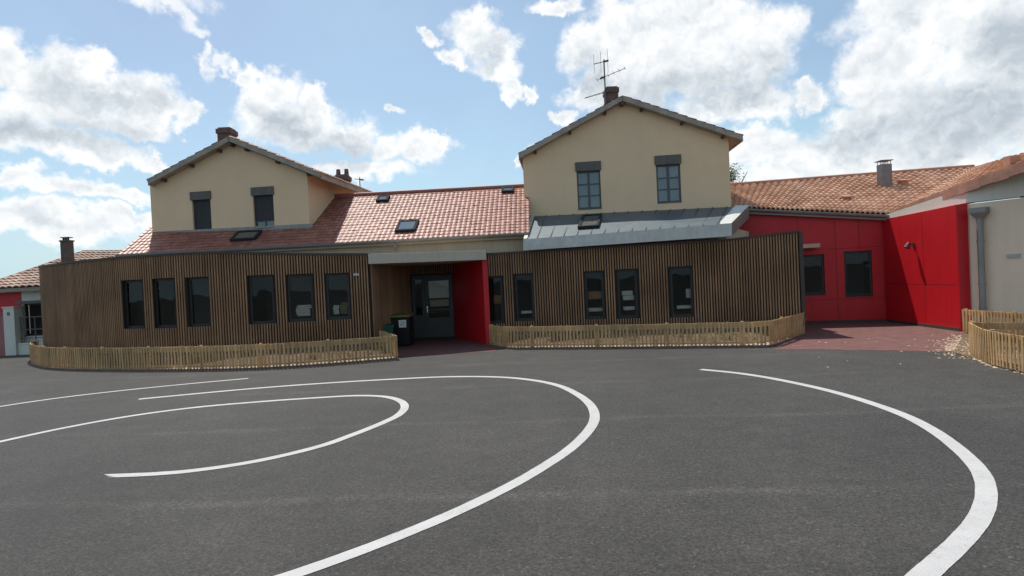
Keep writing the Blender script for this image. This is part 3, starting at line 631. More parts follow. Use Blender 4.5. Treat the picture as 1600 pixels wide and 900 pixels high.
# ------------------------------------------------------------------ gabled houses
def house(name, label, A, B, wall_left_v, apex, wall_right_v, holes_px, depth, verge, winfun):
    """A, B = plan corners of the gable front; apex = photo point of the wall's peak; verge = photo points of the roof's front edge"""
    t = (B - A).normalized(); n = V((t.y, -t.x, 0)); b = -n
    zl = on_plane(wall_left_v[0], wall_left_v[1], A, n).z; zr_ = on_plane(wall_right_v[0], wall_right_v[1], A, n).z; pa = on_plane(apex[0], apex[1], A, n)
    P = Path([V((A.x, A.y, zl)), pa, V((B.x, B.y, zr_))])
    th = thing(name, (A + B)/2, label, 'house')
    holes = [P.win(*h) for h in holes_px]
    wall(P, holes, 0, .3).build('wall', M['cream'], th)
    for (Q, z) in ((B, zr_), (A, zl)):
        sidep = Path([V((*(Q + b*.3).xy, z)), V((*(Q + b*depth).xy, z))] if Q is B else [V((*(Q + b*depth).xy, z)), V((*(Q + b*.3).xy, z))])
        wall(sidep, [], 0, .3).build('side_wall', M['cream'], th)
    bp = Path([V((*(B + b*(depth + .3)).xy, zr_)), V((*(pa + b*(depth + .3)).xy, pa.z)), V((*(A + b*(depth + .3)).xy, zl))]); wall(bp, [], 0, .3).build('rear_wall', M['cream'], th)
    # roof slabs from the photo's verge
    ov = .34; A2 = A + n*ov
    l, a, r = [on_plane(u, v, A2, n) for u, v in verge]
    k = b*(depth + 2*ov); th_ = .17; roof = None
    for lo in (l, r):
        mb = tiled(lo, a, a + k, lo + k, .3, .5, .0, .0, kind='none', sub=1) if False else MB()
        nn = (a - lo).cross(k).normalized()
        if nn.z < 0: nn = -nn
        mb.prism([lo, a, a + k, lo + k], -nn*th_)
        o = mb.build('roof', M['verge'], th)
        if lo is l:
            tm = tiled(lo + k, lo, a, a + k, .25, .36, .03, .03, sub=4)
        else: tm = tiled(lo, lo + k, a + k, a, .25, .36, .03, .03, sub=4)
        tm.build('roof_tiles', M['tile_roof'], o); roof = roof or o
        # gutter board along the low edge
        sgn = -1 if lo is l else 1
        mb = MB(); mb.solid(lo + k/2 - UP*.13 - t*sgn*.03, t*.03, k/2*.99, UP*.07); mb.build('fascia', M['verge'], o)
        # purlin ends under the verge
        for f_ in (.14, .48, .82):
            p = (lo - nn*th_).lerp(a - nn*th_, f_) + b*(ov*.7) - UP*.045; mb = MB(); mb.solid(p, t*.05, n*(ov*.28), UP*.05); mb.build('purlin_end', M['purlin'], th)
    p = a - UP*(th_ + .10) + b*(ov*.5); mb = MB(); mb.solid(p, t*.055, n*(ov*.45), UP*.06); mb.build('purlin_end', M['purlin'], th)
    winfun(P, holes, th)
    return th, P, roof, (l, a, r, n, b, t)

def lintel(P, h, th, hgt, mat='shutterbox', proud=.03):
    a, b, c, d = h[:4]; q = (a+b)/2; n = P.out(q); t = P.tan(q); mb = MB()
    mb.solid(P.xy(q) + n*(proud - .07) + UP*(d + hgt/2), t*((b-a)/2 + .04), n*.0925, UP*(hgt/2)); return mb.build('shutter_box', M[mat], th)
def slats(P, h, th, z0f):
    a, b, c, d = h[:4]; q = (a+b)/2; n = P.out(q); t = P.tan(q); mb = MB(); zz0 = c + (d-c)*z0f; k = int((d - zz0)/.055)
    for i in range(k):
        z = zz0 + (d - zz0)*(i + .5)/k; mb.solid(P.xy(q) - n*.092 + UP*z, t*((b-a)/2 - .01), n*.012 - UP*.006, UP*((d-zz0)/k*.42))
    mb.solid(P.xy(q) - n*.095 + UP*((zz0+d)/2), t*((b-a)/2), n*.008, UP*((d-zz0)/2)); return mb.build('roller_shutter', M['shutter'], th)
def shell(P, h, th, mat='room', dep=.9):
    a, b, c, d = h[:4]; q = (a+b)/2; n = P.out(q); t = P.tan(q); mb = MB(); A = P.xy(a) - n*.31 - t*.3; B = P.xy(b) - n*.31 + t*.3
    mb.face([A - n*dep + UP*(c-.2), B - n*dep + UP*(c-.2), B - n*dep + UP*(d+.2), A - n*dep + UP*(d+.2)]); mb.build('room', M['room'], th)

def right_wins(P, holes, th):
    for h in holes:
        window(P, h, th, M['greyframe'], M['glass_up'], bar=.06, set_in=.09, depth=.07, cols=2, rows=3, muntin=.045)
        lintel(P, h, th, .34); shell(P, h, th)
        a, b, c, d = h; q = (a+b)/2; n = P.out(q); t = P.tan(q); mb = MB()
        for k in range(10):
            x0 = a + (b-a)*k/10; x1 = a + (b-a)*(k+1)/10; d0 = .24 + .03*(k % 2); d1 = .24 + .03*((k+1) % 2)
            mb.face([P.xy(x0) - n*d0 + UP*c, P.xy(x1) - n*d1 + UP*c, P.xy(x1) - n*d1 + UP*d, P.xy(x0) - n*d0 + UP*d])
        mb.build('curtain', M['curtain'], th)
hr = house('gabled_house', 'taller cream gabled house with two glazed upper windows, above the zinc lean-to', xy(826, 22.95), xy(1148, 22.3),
           (824, 241), (972, 157), (1148, 216), [(902, 267, 939, 326), (1026, 257, 1064, 316)], 9.0, [(810, 240), (972, 149), (1161.5, 211.5)], right_wins)
def base_flashing(th, a, b, Ya, Yb):
    p, q = at(*a, Ya), at(*b, Yb); mb = MB(); d = (q - p)/2; n = V((d.y, -d.x, 0)).normalized(); mb.solid((p + q)/2 + n*.02, d, n*.02 , UP*.07); mb.build('base_flashing', M['gutter'], th)
def left_wins(P, holes, th):
    for i, h in enumerate(holes):
        lintel(P, h, th, .3); slats(P, h, th, 0.0 if i == 0 else .24)
        if i: window(P, (h[0], h[1], h[2], h[2] + (h[3]-h[2])*.25), th, M['greyframe'], M['glass_up'], bar=.05, set_in=.13, depth=.05, cols=2); shell(P, h, th)
hl = house('gabled_house', 'cream gabled house on the left with two upper windows behind dark shutters', xy(243, 22.75), xy(489, 22.0),
           (242, 283), (357, 221), (491, 270), [(301, 312, 330, 364), (396, 305, 428, 356)], 10.5, [(229, 281), (357, 212.5), (501, 270)], left_wins)
base_flashing(hl[0], (244, 365), (489, 352.5), 22.75, 22.0)

# chimneys on the houses (parts of the roof they stand on)
def chimney(u0, u1, v0, v1, Y, parent, mat, band=True, pots=0, dep=.5):
    a = at(u0, v1, Y); b = at(u1, v0, Y); w = (b.x - a.x); z1 = b.z; z0 = a.z - .5; cx = (a.x + b.x)/2
    mb = MB(); mb.box(cx - w/2*.88, cx + w/2*.88, Y, Y + dep, z0, z1 - .2); mb.box(cx - w/2, cx + w/2, Y - .05, Y + dep + .05, z1 - .2, z1 - .02)
    mb.box(cx - w/2*.8, cx + w/2*.8, Y + .02, Y + dep - .02, z1 - .02, z1 + .04)
    if band: mb.box(cx - w/2*.97, cx + w/2*.97, Y - .03, Y + dep + .03, z1 - .55, z1 - .5)
    o = mb.build('chimney', M[mat], parent, bevel=.01)
    if pots:
        for k in range(pots):
            p = MB(); x = cx - w*.28 + w*.56*k/(max(1, pots-1)); p.tube([(x, Y + dep/2, z1), (x, Y + dep/2, z1 + .12), (x, Y+dep/2, z1 + .3)], .11, 10, .085); p.build('chimney_pot', M['brick'], o)
    return o
chimney(339, 361, 199.5, 232, 23.2, hl[2], 'brick', dep=.55)
chimney(522, 544, 273, 292, 26.6, hl[2], 'brick', band=False, pots=2, dep=.55)
chimney(947, 967, 135.5, 175, 23.5, hr[2], 'brick', dep=.6)

# aerials
def aerial(name, label, u, v0, v1, Y, booms):
    b = at(u, v1, Y); t_ = at(u, v0, Y); th = thing(name, (b.x, b.y, b.z), label, 'aerial')
    mb = MB(); mb.tube([(b.x, Y, b.z), (b.x, Y, t_.z)], .026, 6); mb.build('mast', M['aerial'], th)
    for (f_, dx, dz, dy, ln, els, el_len, vert) in booms:
        z = b.z + (t_.z - b.z)*f_; c = V((b.x, Y, z)); d = V((dx, dy, dz)).normalized(); m2 = MB()
        m2.tube([c - d*ln*.28, c + d*ln*.72], .017, 5)
        s_ = V((0, 0, 1)) if vert else d.cross(UP).normalized()
        for k in range(els):
            p = c + d*(ln*(-.26 + .96*k/(max(1, els - 1)))); e_ = el_len*(1 - .35*k/max(1, els)); m2.tube([p - s_*e_/2, p + s_*e_/2], .008, 4)
        m2.solid(c - d*.1, d*.08, d.cross(UP).normalized()*.03, UP*.03)
        m2.build('aerial_head', M['aerial'], th)
    return th
aerial('tv_aerial', 'tall television aerial with three heads on a mast beside the right house chimney', 947, 93, 172, 23.45,
       [(.96, -.95, -.15, .1, .55, 3, .95, True), (.66, .9, .25, -.3, 1.15, 6, .5, False), (.36, -.92, -.28, -.2, 1.2, 8, .42, False)])
aerial('tv_aerial', 'tiny distant television aerial behind the eave of the left house', 563, 277, 300, 28.2, [(.85, -.9, .1, -.4, .32, 3, .16, False)])

# ------------------------------------------------------------------ red wing on the right
wg = thing('school_wing', (13, 21, 0), 'low school wing with red clad walls under an old clay tile roof', 'building')
ra = xy(1120, 22.9); rb = xy(1383, 21.4); rc = V((12.83, 17.45, 0)); rdp = V((13.14, 17.47, 0))
def zw(u, v, p): 
    return CAM.z + ray(u, v).z * (math.hypot(p.x, p.y) / math.hypot(ray(u, v).x, ray(u, v).y))
PR = Path([V((ra.x, ra.y, zw(1120, 329, ra))), V((rb.x, rb.y, zw(1383, 343, rb)))])
hR = [PR.win(1250, 398, 1288.5, 460), PR.win(1319.5, 392, 1363, 462)]
wall(PR, hR, 0, .25).build('red_wall', M['red'], wg)
PS = Path([V((rb.x, rb.y, zw(1383, 343.5, rb))), V((rc.x, rc.y, zw(1497, 319.5, rc)))])
wall(PS, [], 0, .3).build('red_wall', M['red'], wg)
PT = Path([V((rc.x, rc.y, zw(1497, 319.5, rc))), V((rdp.x + .02, rdp.y, zw(1513, 317.5, rdp)))])
wall(PT, [], 0, .05).build('red_wall', M['red'], wg)
# joints between the cladding panels
sj = MB()
def vjoint(P, u, v0, v1):
    q, z1 = P.hit(u, v0); _, z0 = P.hit(u, v1); n = P.out(q); t = P.tan(q); sj.solid(P.xy(q) + n*.0015 + UP*((z0+z1)/2), t*.006, n*.0015, UP*((z1-z0)/2))
def hjoint(P, q0, q1, z):
    n = P.out((q0+q1)/2); t = P.tan((q0+q1)/2); sj.solid(P.xy((q0+q1)/2) + n*.0012 + UP*z, t*((q1-q0)/2), n*.0012, UP*.006)
for u in (1245, 1304, 1377): vjoint(PR, u, 340, 505)
vjoint(PR, 1341, 341, 390)
hjoint(PR, 0, PR.len, hR[1][3] + .12); hjoint(PR, 0, PR.len, hR[1][2] - .1); vjoint(PS, 1440, 333, 514)
hjoint(PS, 0.02, PS.len - .02, 1.35)
sj.build('panel_joint', M['redseam'], wg)
for h in hR:
    window(PR, h, wg, M['frame'], M['glass'], bar=.075, set_in=.1, depth=.06)
room(PR, hR[0][0]-.5, hR[1][1]+.3, wg, 2.2, 2.9)
mb = MB(); q, z = PR.hit(1256, 388); n = PR.out(q); t = PR.tan(q); mb.solid(PR.xy(q) + n*.3 + UP*(z + .06), t*.42, n*.3, UP*.07); mb.build('door_hood', M['band'], wg)
# skirting strip at the foot of the red walls
mb = MB()
for P in (PR, PS):
    n = P.out(.1); t = P.tan(.1); mb.solid(P.xy(P.len/2) + n*.008 + UP*.05, t*(P.len/2-.03), n*.008, UP*.05)
mb.build('plinth', M['trim'], wg)
# cream wall to the right and the off-white gable panel
c1 = xy(1600, 16.4); c2 = xy(1740, 15.1)
PC = Path([V((rdp.x, rdp.y + .05, zw(1513, 319, rdp))), V((c1.x, c1.y, zw(1600, 309, c1))), V((c2.x, c2.y, zw(1740, 293, c2))), V((*(c2 + (c2 - c1)*2.4).xy, zw(1740, 293, c2)))])
wall(PC, [], 0, .3).build('wall', M['wingcream'], wg)
gb = MB(); rows = []
base = [(rb, 343, 341.5, 1383), (rdp, 316.8, 299, 1514), (c1, 307, 269, 1600), (c2, 291, 221, 1740)]
for p, v0, v1, u in base:
    rows.append((p, zw(u, v0, p) + .003, zw(u, v1, p) + .1))
rows.append((c2 + (c2 - c1)*2.4, rows[-1][1], rows[-1][2] + (rows[-1][2] - rows[-2][2])*2.4))
for (p, a, b), (p2, a2, b2) in zip(rows, rows[1:]):
    k = V((-.012, -.004, 0)); bk = V((.3, .05, 0))
    gb.face([p + k + UP*a, p2 + k + UP*a2, p2 + k + UP*b2, p + k + UP*b]); gb.face([p + k + UP*a, p2 + k + UP*a2, p2 + bk + UP*a2, p + bk + UP*a]); gb.face([p + bk + UP*a, p2 + bk + UP*a2, p2 + bk + UP*b2, p + bk + UP*b])
gb.build('gable_panel', M['white'], wg)
gl_ = MB()
for (p, a, b), (p2, a2, b2) in list(zip(rows, rows[1:]))[2:]:
    k = V((-.016, -.006, 0)); d = (p2 + UP*a2) - (p + UP*a); gl_.solid((p + p2)/2 + UP*((a+a2)/2 - .012) + k, d/2, V((.005, 0, 0)), UP*.022)
gl_.build('drip_edge', M['trim'], wg)
# roofs
E_L = at(1138, 324.5, 22.55); E_R = at(1392, 336, 21.15); RG = at(1521, 263, 26.0); RGL = at(1138, 292, 26.9)
r1 = tiled(E_L, E_R, RG, RGL, .31, .38, amp=.08, step=.04, kind='round').build('roof', M['tile_old'], wg)
slab([E_L, E_R, RG, RGL], .14).build('roof_deck', M['verge'], wg)
mb = MB(); mb.tube([RGL + UP*.06, RG + UP*.06], .11, 8); mb.build('ridge', M['tile_edge'], r1)
mb = MB(); mb.face([RGL, RG, RG + V((0, 5, -1.8)), RGL + V((0, 5, -1.8))]); mb.build('rear_slope', M['tile_roof'], wg)
vA = at(1390, 334.5, 21.25); vB = at(1514, 288, 17.35); vC = at(1602, 257.5, 15.75); vD = at(1742, 209, 13.75)
UE = RG + V((0, 0, .02)); UM = at(1602, 239.5, 22.6); UD = at(1742, 203, 19.4); UB = UE.lerp(UM, .45); vE = vD + (vD - vC)*2.3; UF = UD + (UD - UM)*1.5
for a, b, c, d in ((vA, vB, UB, UE), (vB, vC, UM, UB), (vC, vD, UD, UM), (vD, vE, UF, UD)):
    tiled(b, a, d, c, .36, .36, amp=.045, step=.03, kind='round', sub=5).build('roof', M['tile_old'], wg); slab([a, b, c, d], .12).build('roof_deck', M['verge'], wg)
ve = MB(); path_ = [vA, vB, vC, vD, vE]
for a, b in zip(path_, path_[1:]):
    d = b - a; k = max(1, round(d.length/.42)); side = V((-.96, -.28, 0))
    for i in range(k):
        p = a + d*((i + .5)/k); ve.solid(p + side*.03 - UP*.075 + UP*.012*((i % 2)*2 - 1), d/k/2*1.02, side*.03, UP*.12)
        ve.solid(p - side*.1 + UP*.075 + UP*.01*((i % 2)*2 - 1), d/k/2*1.03, side*.13, UP*.025)
ve.build('verge_tiles', M['tile_edge'], wg)
wn_ = V((PR.out(.1).x, PR.out(.1).y, 0)); gutter(E_L + wn_*.10 - UP*.03, E_R + wn_*.10 - UP*.03, wg, .085)
mb = MB(); d_ = (E_R - E_L); mb.solid((E_L + E_R)/2 + wn_*.0 - UP*.12, d_/2, wn_*.015, UP*.07); mb.build('fascia', M['gutter'], wg)
# metal flue with slatted cap
c = at(1383, 284, 24.3); t_ = at(1383, 257, 24.3); mb = MB(); w = .2; mb.box(c.x-w, c.x+w, 24.15, 24.5, c.z-.5, t_.z)
fl = mb.build('flue', M['flue'], r1); mb = MB()
for x in (-.17, -.06, .06, .17):
    for y in (24.18, 24.47): mb.tube([(c.x+x, y, t_.z), (c.x+x, y, t_.z+.13)], .014, 5)
mb.box(c.x-.24, c.x+.24, 24.1, 24.56, t_.z+.13, t_.z+.16); mb.build('flue_cap', M['flue'], fl)
for (u, v, Y) in ((1322, 309, 22.9), (1411, 283.5, 24.2)):
    c = at(u, v, Y); mb = MB(); mb.box(c.x-.13, c.x+.13, Y-.12, Y+.2, c.z-.2, c.z+.03); mb.solid((c.x, Y-.02, c.z+.06), V((.17, 0, 0)), V((0, .2, .05)), V((0, 0, .022))); mb.build('vent_tile', M['tile_edge'], r1)
c = at(1582, 246, 17.6); mb = MB(); mb.box(c.x-.16, c.x+.16, 17.5, 17.75, c.z-.3, c.z+.04); mb.build('vent_tile', M['tile_edge'], r1)
# rainwater pipe with hopper
q, zt = PC.hit(1534, 326); _, zm = PC.hit(1534, 338); n = PC.out(q); t = PC.tan(q); p = PC.xy(q) + n*.15
mb = MB(); mb.tube([p + UP*(zm - .05), p + UP*.05], .08, 12); 
for z in (zm-.7, zm-1.9, .7): mb.tube([p + UP*(z-.03), p + UP*(z+.03)], .092, 12)
pipe = mb.build('downpipe', M['pipe'], wg); mb = MB()
lo = [p + n*a*.5 + t*b*.5 + UP*(zm-.06) for a, b in ((-.16,-.16),(.16,-.16),(.16,.16),(-.16,.16))]; hi = [p + n*a + t*b + UP*(zm+.1) for a, b in ((-.13,-.2),(.15,-.2),(.15,.2),(-.13,.2))]
for k in range(4): mb.face([lo[k], lo[(k+1)%4], hi[(k+1)%4], hi[k]])
mb.prism(hi, UP*.14); mb.build('hopper', M['pipe'], pipe)
# wall vent
q, z = PC.hit(1584, 400); n = PC.out(q); t = PC.tan(q); mb = MB(); mb.solid(PC.xy(q) + n*.008 + UP*z, t*.16, n*.01, UP*.06)
for k in range(4): mb.solid(PC.xy(q) + n*.022 + UP*(z - .045 + .03*k), t*.15, n*.006 - UP*.004, UP*.009)
mb.build('vent_grille', M['plate'], wg)
# wall lamp on the sunlit red wall
q, z = PS.hit(1428, 382); n = PS.out(q); t = PS.tan(q); c = PS.xy(q)
lt = thing('wall_lamp', c + UP*z, 'small dark outdoor lamp on the sunlit red wall', 'lamp')
mb = MB(); mb.solid(c + n*.02 + UP*z, t*.05, n*.02, UP*.06); mb.tube([c + n*.03 + UP*z, c + n*.16 + UP*(z+.03)], .02, 8); mb.build('bracket', M['lamp'], lt)
mb = MB(); mb.tube([c + n*.14 + UP*(z+.06), c + n*.19 + UP*(z-.02), c + n*.23 + UP*(z-.10)], .05, 12, .09); mb.build('lamp_head', M['lamp'], lt)

# ------------------------------------------------------------------ the far house at the left edge, gate pillar and gate
fh = thing('distant_house', (-21, 26, 0), 'partly hidden red and white house at the far left edge under a mottled tile roof', 'house')
fa0 = xy(-34, 25.2); fa1 = xy(33, 25.0); fa2 = xy(120, 24.9)
PF = Path([V((fa0.x, fa0.y, 2.95)), V((fa1.x, fa1.y, 2.85))]); wall(PF, [], 0, .25).build('red_wall', M['red'], fh)
PG = Path([V((fa1.x, fa1.y, 2.85)), V((fa2.x, fa2.y, 2.85))]); gh = [(.05, PG.len-.1, .75, 2.05)]; wall(PG, gh, 0, .25).build('white_wall', M['white'], fh)
window(PG, gh[0], fh, M['frame'], M['glass'], bar=.06, cols=3); room(PG, .05, PG.len - .1, fh, 1.6, 2.5)
mb = MB(); n = PG.out(.1); t = PG.tan(.1); mb.solid(PG.xy(.9) + n*.14 + UP*2.12, t*.95, n*.14, UP*.05); mb.build('door_hood', M['shutterbox'], fh)
mb = MB(); n = PG.out(.1); mb.tube([PG.xy(.62) + UP*2.55 + n*.0, PG.xy(.62) + UP*2.62 + n*.25], .025, 6); mb.solid(PG.xy(.62) + UP*2.6 + n*.3, V((.12, 0, 0)), V((0, .05, 0)), V((0, 0, .03))); mb.build('outdoor_lamp', M['frame'], fh)
ea = at(-42, 453.5, 24.6); eb = at(75, 446.5, 24.5); ec = V((eb.x + 4, 24.5, eb.z)); rk0 = at(130, 393.5, 30); rk1 = at(330, 392, 30)
tiled(ea, ec, rk1, rk0, .27, .42, amp=.06, step=.05, kind='round').build('roof', M['tile_far'], fh)
slab([ea, ec, rk1, rk0], .15).build('roof_deck', M['verge'], fh)
mb = MB(); mb.tube([ea, rk0, rk1], .09, 7); mb.build('ridge', M['tile_far'], fh)
c0 = at(95.5, 412, 25.6); c1_ = at(107, 377, 25.6); mb = MB(); mb.box(c0.x, c1_.x, 25.6, 25.9, c0.z - .8, c1_.z); mb.box(c0.x-.03, c1_.x+.03, 25.57, 25.93, c1_.z, c1_.z+.06)
ch = mb.build('chimney', M['brick'], fh, bevel=.01); mb = MB()
for x in (.05, .15, .25): mb.tube([(c0.x + x, 25.75, c1_.z + .06), (c0.x + x, 25.75, c1_.z + .16)], .04, 6)
mb.box(c0.x+.0, c1_.x-.0, 25.62, 25.88, c1_.z+.16, c1_.z+.19); mb.build('chimney_cap', M['brick'], ch)
pp = gnd(17, 555.5); pt = thing('gate_pillar', pp, 'square white gate pillar with a small intercom at the left edge', 'pillar')
hgt = at(17, 481, pp.y).z; mb = MB(); mb.box(pp.x-.22, pp.x+.22, pp.y, pp.y+.44, 0, hgt); mb.build('shaft', M['white'], pt, bevel=.01)
mb = MB(); mb.box(pp.x-.25, pp.x+.25, pp.y-.03, pp.y+.47, hgt, hgt+.05); mb.build('coping', M['white'], pt)
mb = MB(); mb.box(pp.x-.05, pp.x+.05, pp.y-.02, pp.y-.002, hgt-.3, hgt-.17); mb.build('intercom', M['flue'], pt)
mb = MB(); mb.box(pp.x-2.2, pp.x-.225, pp.y+.08, pp.y+.36, 0, hgt-.25); mb.box(pp.x-2.2, pp.x-.225, pp.y+.04, pp.y+.40, hgt-.245, hgt-.18); tag(mb.build('garden_wall', M['pinkbrick']), 'pinkish brick wall left of the white gate pillar', 'wall')
mb = MB(); mb.box(pp.x+.225, pp.x+1.5, pp.y+.1, pp.y+.34, 0, .42); mb.box(pp.x+.225, pp.x+1.5, pp.y+.08, pp.y+.36, .42, .47); tag(mb.build('low_wall', M['white']), 'low white wall between gate pillar and timber curve', 'wall')
gt = thing('metal_railing', pp + V((.9, .22, .47)), 'grey metal railing on the low white wall beside the pillar', 'railing')
mb = MB(); x0, x1 = pp.x+.25, pp.x+1.5
for z in (.66, 1.0, 1.5): mb.tube([(x0, pp.y+.22, z), (x1, pp.y+.22, z)], .022, 6)
mb.build('rail', M['flue'], gt)
for x in (x0+.05, (x0+x1)/2, x1-.05):
    mb = MB(); mb.tube([(x, pp.y+.22, .47), (x, pp.y+.22, 1.5)], .022, 6); mb.build('post', M['flue'], gt)

# ------------------------------------------------------------------ picket fences, beds
def fence(label, pts, k=6, h=.68, curved=True):
    pl = catmull(pts, k) if curved else [V(p) for p in pts]; P = Path([V((p.x, p.y, h)) for p in pl]); rnd = random.Random(len(label))
    th = thing('picket_fence', P.xy(P.len/2), label, 'fence', 'low chestnut picket fences round the planting beds')
    mb = MB(); q = .03
    while q < P.len - .02:
        n = P.out(q); t = P.tan(q); hh = h + rnd.uniform(-.022, .016); w = rnd.uniform(.02, .031); tl = t*rnd.uniform(-.012, .012) + n*rnd.uniform(-.006, .006)
        mb.solid(P.xy(q) + n*(.032 + rnd.uniform(-.003, .004)) + UP*(hh/2 + .02), t*w, n*.008, UP*(hh/2 - .02) + tl); q += rnd.uniform(.094, .112)
    mb.build('pickets', M['picket'], th)
    for z0, z1 in ((h*.77, h*.985), (h*.14, h*.22)):
        mb = MB(); q = 0.0
        while q < P.len - .01:
            e_ = min(P.len, q + .9 if not curved else q + .5); a, b = P.xy(q), P.xy(e_); d = b - a; n = V((d.y, -d.x, 0)).normalized()
            mb.solid((a + b)/2 + n*.008 + UP*((z0+z1)/2), d/2*1.004, n*.012, UP*((z1-z0)/2)); q = e_
        mb.build('rail', M['picket'], th)
    q = .04; cnt = max(2, round(P.len/1.9) + 1)
    for i in range(cnt):
        q = .04 + (P.len - .08)*i/(cnt-1); n = P.out(q); m2 = MB(); m2.tube([P.xy(q) - n*.045 + UP*0, P.xy(q) - n*.045 + UP*(h+.015)], .042, 8); m2.build('post', M['picket'], th)
    return th, P
fl_pts = [V((-17.55, 22.3, 0)), V((-16.95, 21.3, 0)), gnd(57, 571), gnd(85, 576.5), gnd(140, 579), gnd(250, 579.5), gnd(400, 577), gnd(510, 570.5), gnd(620, 561.5)]
FL, PFL = fence('long picket fence curving round the left timber front', fl_pts)
FL2, PFL2 = fence('short picket fence return beside the bin, at the right end of the long fence', [gnd(620, 561.5), gnd(598, 551)], curved=False)
fr_pts = [gnd(767, 540.5), gnd(799, 545.5), gnd(1000, 544), gnd(1200, 542), gnd(1257, 522.5)]
FR, PFR = fence('picket fence before the middle timber wall, from red wall to timber corner', fr_pts, curved=False)
c_ = gnd(1518, 551)
FF, PFF = fence('nearest picket fence at the right edge, curving by the spilled chips', [c_, gnd(1530, 561), gnd(1547, 570), gnd(1600, 583.5), gnd(1680, 596)])
FB, PFB = fence('picket fence behind the front one, starting at the same corner at the right edge', [c_ + V((.02, .08, 0)), xy(1602, 12.9), xy(1700, 12.3)], curved=False)
FW, PFW = fence('picket fence against the cream wall at the right edge', [xy(1504, 17.0), xy(1600, 15.1), xy(1680, 13.9)], curved=False)

def kerb(P, name, label, off=.09):
    mb = MB()
    for a, b in zip(P.s, P.s[1:]):
        pa, pb = P.xy(a), P.xy(b); d = pb - pa; n = V((d.y, -d.x, 0)).normalized()
        mb.solid((pa + pb)/2 + n*off + UP*.03, d/2*1.005, n*.02, UP*.03)
    return tag(mb.build(name, M['kerb']), label, 'kerb', kind='structure')
kerb(PFL, 'kerb', 'low brown edging board along the left fence'); kerb(PFR, 'kerb', 'low brown edging board along the middle fence')

def bed(Pf, Pw, q0, q1, w0, w1, name, label, mound=.34):
    """mulch between fence and wall, sloping up towards the wall"""
    mb = MB(); nx = 90; ny = 12; rnd = random.Random(2); rows = []
    for i in range(nx + 1):
        a = Pf.xy(q0 + (q1-q0)*i/nx); b = Pw.xy(w0 + (w1-w0)*i/nx) + Pw.out(w0 + (w1-w0)*i/nx)*.05; r_ = []
        for j in range(ny + 1):
            f_ = j/ny; z = .03 + mound*math.sin(math.pi*min(1, f_*.75)) + rnd.uniform(-.02, .025) if j else .01
            r_.append(a.lerp(b, f_) + UP*z)
        rows.append(r_)
    for i in range(nx):
        for j in range(ny): mb.face([rows[i][j], rows[i+1][j], rows[i+1][j+1], rows[i][j+1]])
    o = tag(mb.build(name, M['mulch']), label, 'mulch', kind='stuff'); return rows
rowsL = bed(PFL, WL, 1.0, PFL.len, WL.hit(70, 500)[0], WL.len - .3, 'mulch', 'brown bark mulch in the bed behind the long left fence')
rowsE = bed(PFR, WE, .05, PFR.len - .05, .6, WE.len - .1, 'mulch', 'brown bark mulch in the bed before the middle timber wall')
def pebbles(pts, name, mat, label, cat, smin=.018, smax=.045, flat=.7):
    mb = MB(); rnd = random.Random(11)
    for p in pts:
        s_ = rnd.uniform(smin, smax); i = len(mb.v); a = rnd.uniform(0, 6.28); ca, sa = math.cos(a), math.sin(a)
        sx_, sy_, sz_ = s_*rnd.uniform(.7, 1.4), s_*rnd.uniform(.6, 1.1), s_*rnd.uniform(.5, 1)*flat
        for q in ((1,0,0),(0,1,0),(-1,0,0),(0,-1,0),(0,0,1),(0,0,-1)):
            x, y = q[0]*sx_, q[1]*sy_; mb.v.append(V(p) + V((x*ca - y*sa, x*sa + y*ca, q[2]*sz_ + sz_*.4)))
        for q in ((0,1,4),(1,2,4),(2,3,4),(3,0,4),(1,0,5),(2,1,5),(3,2,5),(0,3,5)): mb.f.append([i+k for k in q]); mb.uv += [(0,0)]*3
    return tag(mb.build(name, mat), label, cat, kind='stuff')
rnd = random.Random(4)
def strip(P, q0, q1, n, inner=.42): 
    out = []
    for _ in range(n):
        q = rnd.uniform(q0, q1); f_ = abs(rnd.gauss(0, .5)); p = P.xy(q) - P.out(q)*(-.03 + f_*inner*.6); out.append(p + UP*(.03 + .06*min(1, f_))) 
    return out
pebbles(strip(PFL, 2.2, PFL.len - .05, 2600), 'gravel', M['stone'], 'pale gravel along the foot of the long left fence', 'gravel', .015, .038)
pebbles(strip(PFR, .1, PFR.len - .1, 2300), 'gravel', M['stone'], 'pale gravel along the foot of the middle fence', 'gravel', .015, .038)
ch_ = []
for _ in range(1100):
    p = gnd(1513 - abs(rnd.gauss(0, 24)) + rnd.uniform(0, 22), rnd.gauss(541, 8)); ch_.append(p)
for _ in range(2600):
    a = PFF.xy(rnd.uniform(0, PFF.len)); b = PFB.xy(rnd.uniform(0, PFB.len)); ch_.append(a.lerp(b, rnd.uniform(-.06, 1)))
for _ in range(900):
    a = PFB.xy(rnd.uniform(0, PFB.len)); b = PFW.xy(rnd.uniform(0, PFW.len)); ch_.append(a.lerp(b, rnd.random()))
for _ in range(16): ch_.append(gnd(rnd.uniform(1230, 1500), 528 + abs(rnd.gauss(0, 14))))
for _ in range(4): ch_.append(gnd(rnd.uniform(1200, 1560), rnd.uniform(552, 650)))
pebbles([p for p in ch_ if p.y < 21 and p.y > 5], 'wood_chips', M['chip'], 'pale wood chips spilled round the right-hand fence corner', 'wood chips', .012, .038, .45)
# bed base under the chips at the right
mb = MB(); mb.face([p + UP*.012 for p in [c_ + V((-.35, .1, 0)), gnd(1528, 562), gnd(1548, 571), gnd(1600, 584), gnd(1680, 597), xy(1700, 13.5), xy(1600, 15.3), xy(1506, 17.1)]]); tag(mb.build('soil', M['mulch']), 'brown soil bed inside the right-hand fences', 'soil', kind='structure')
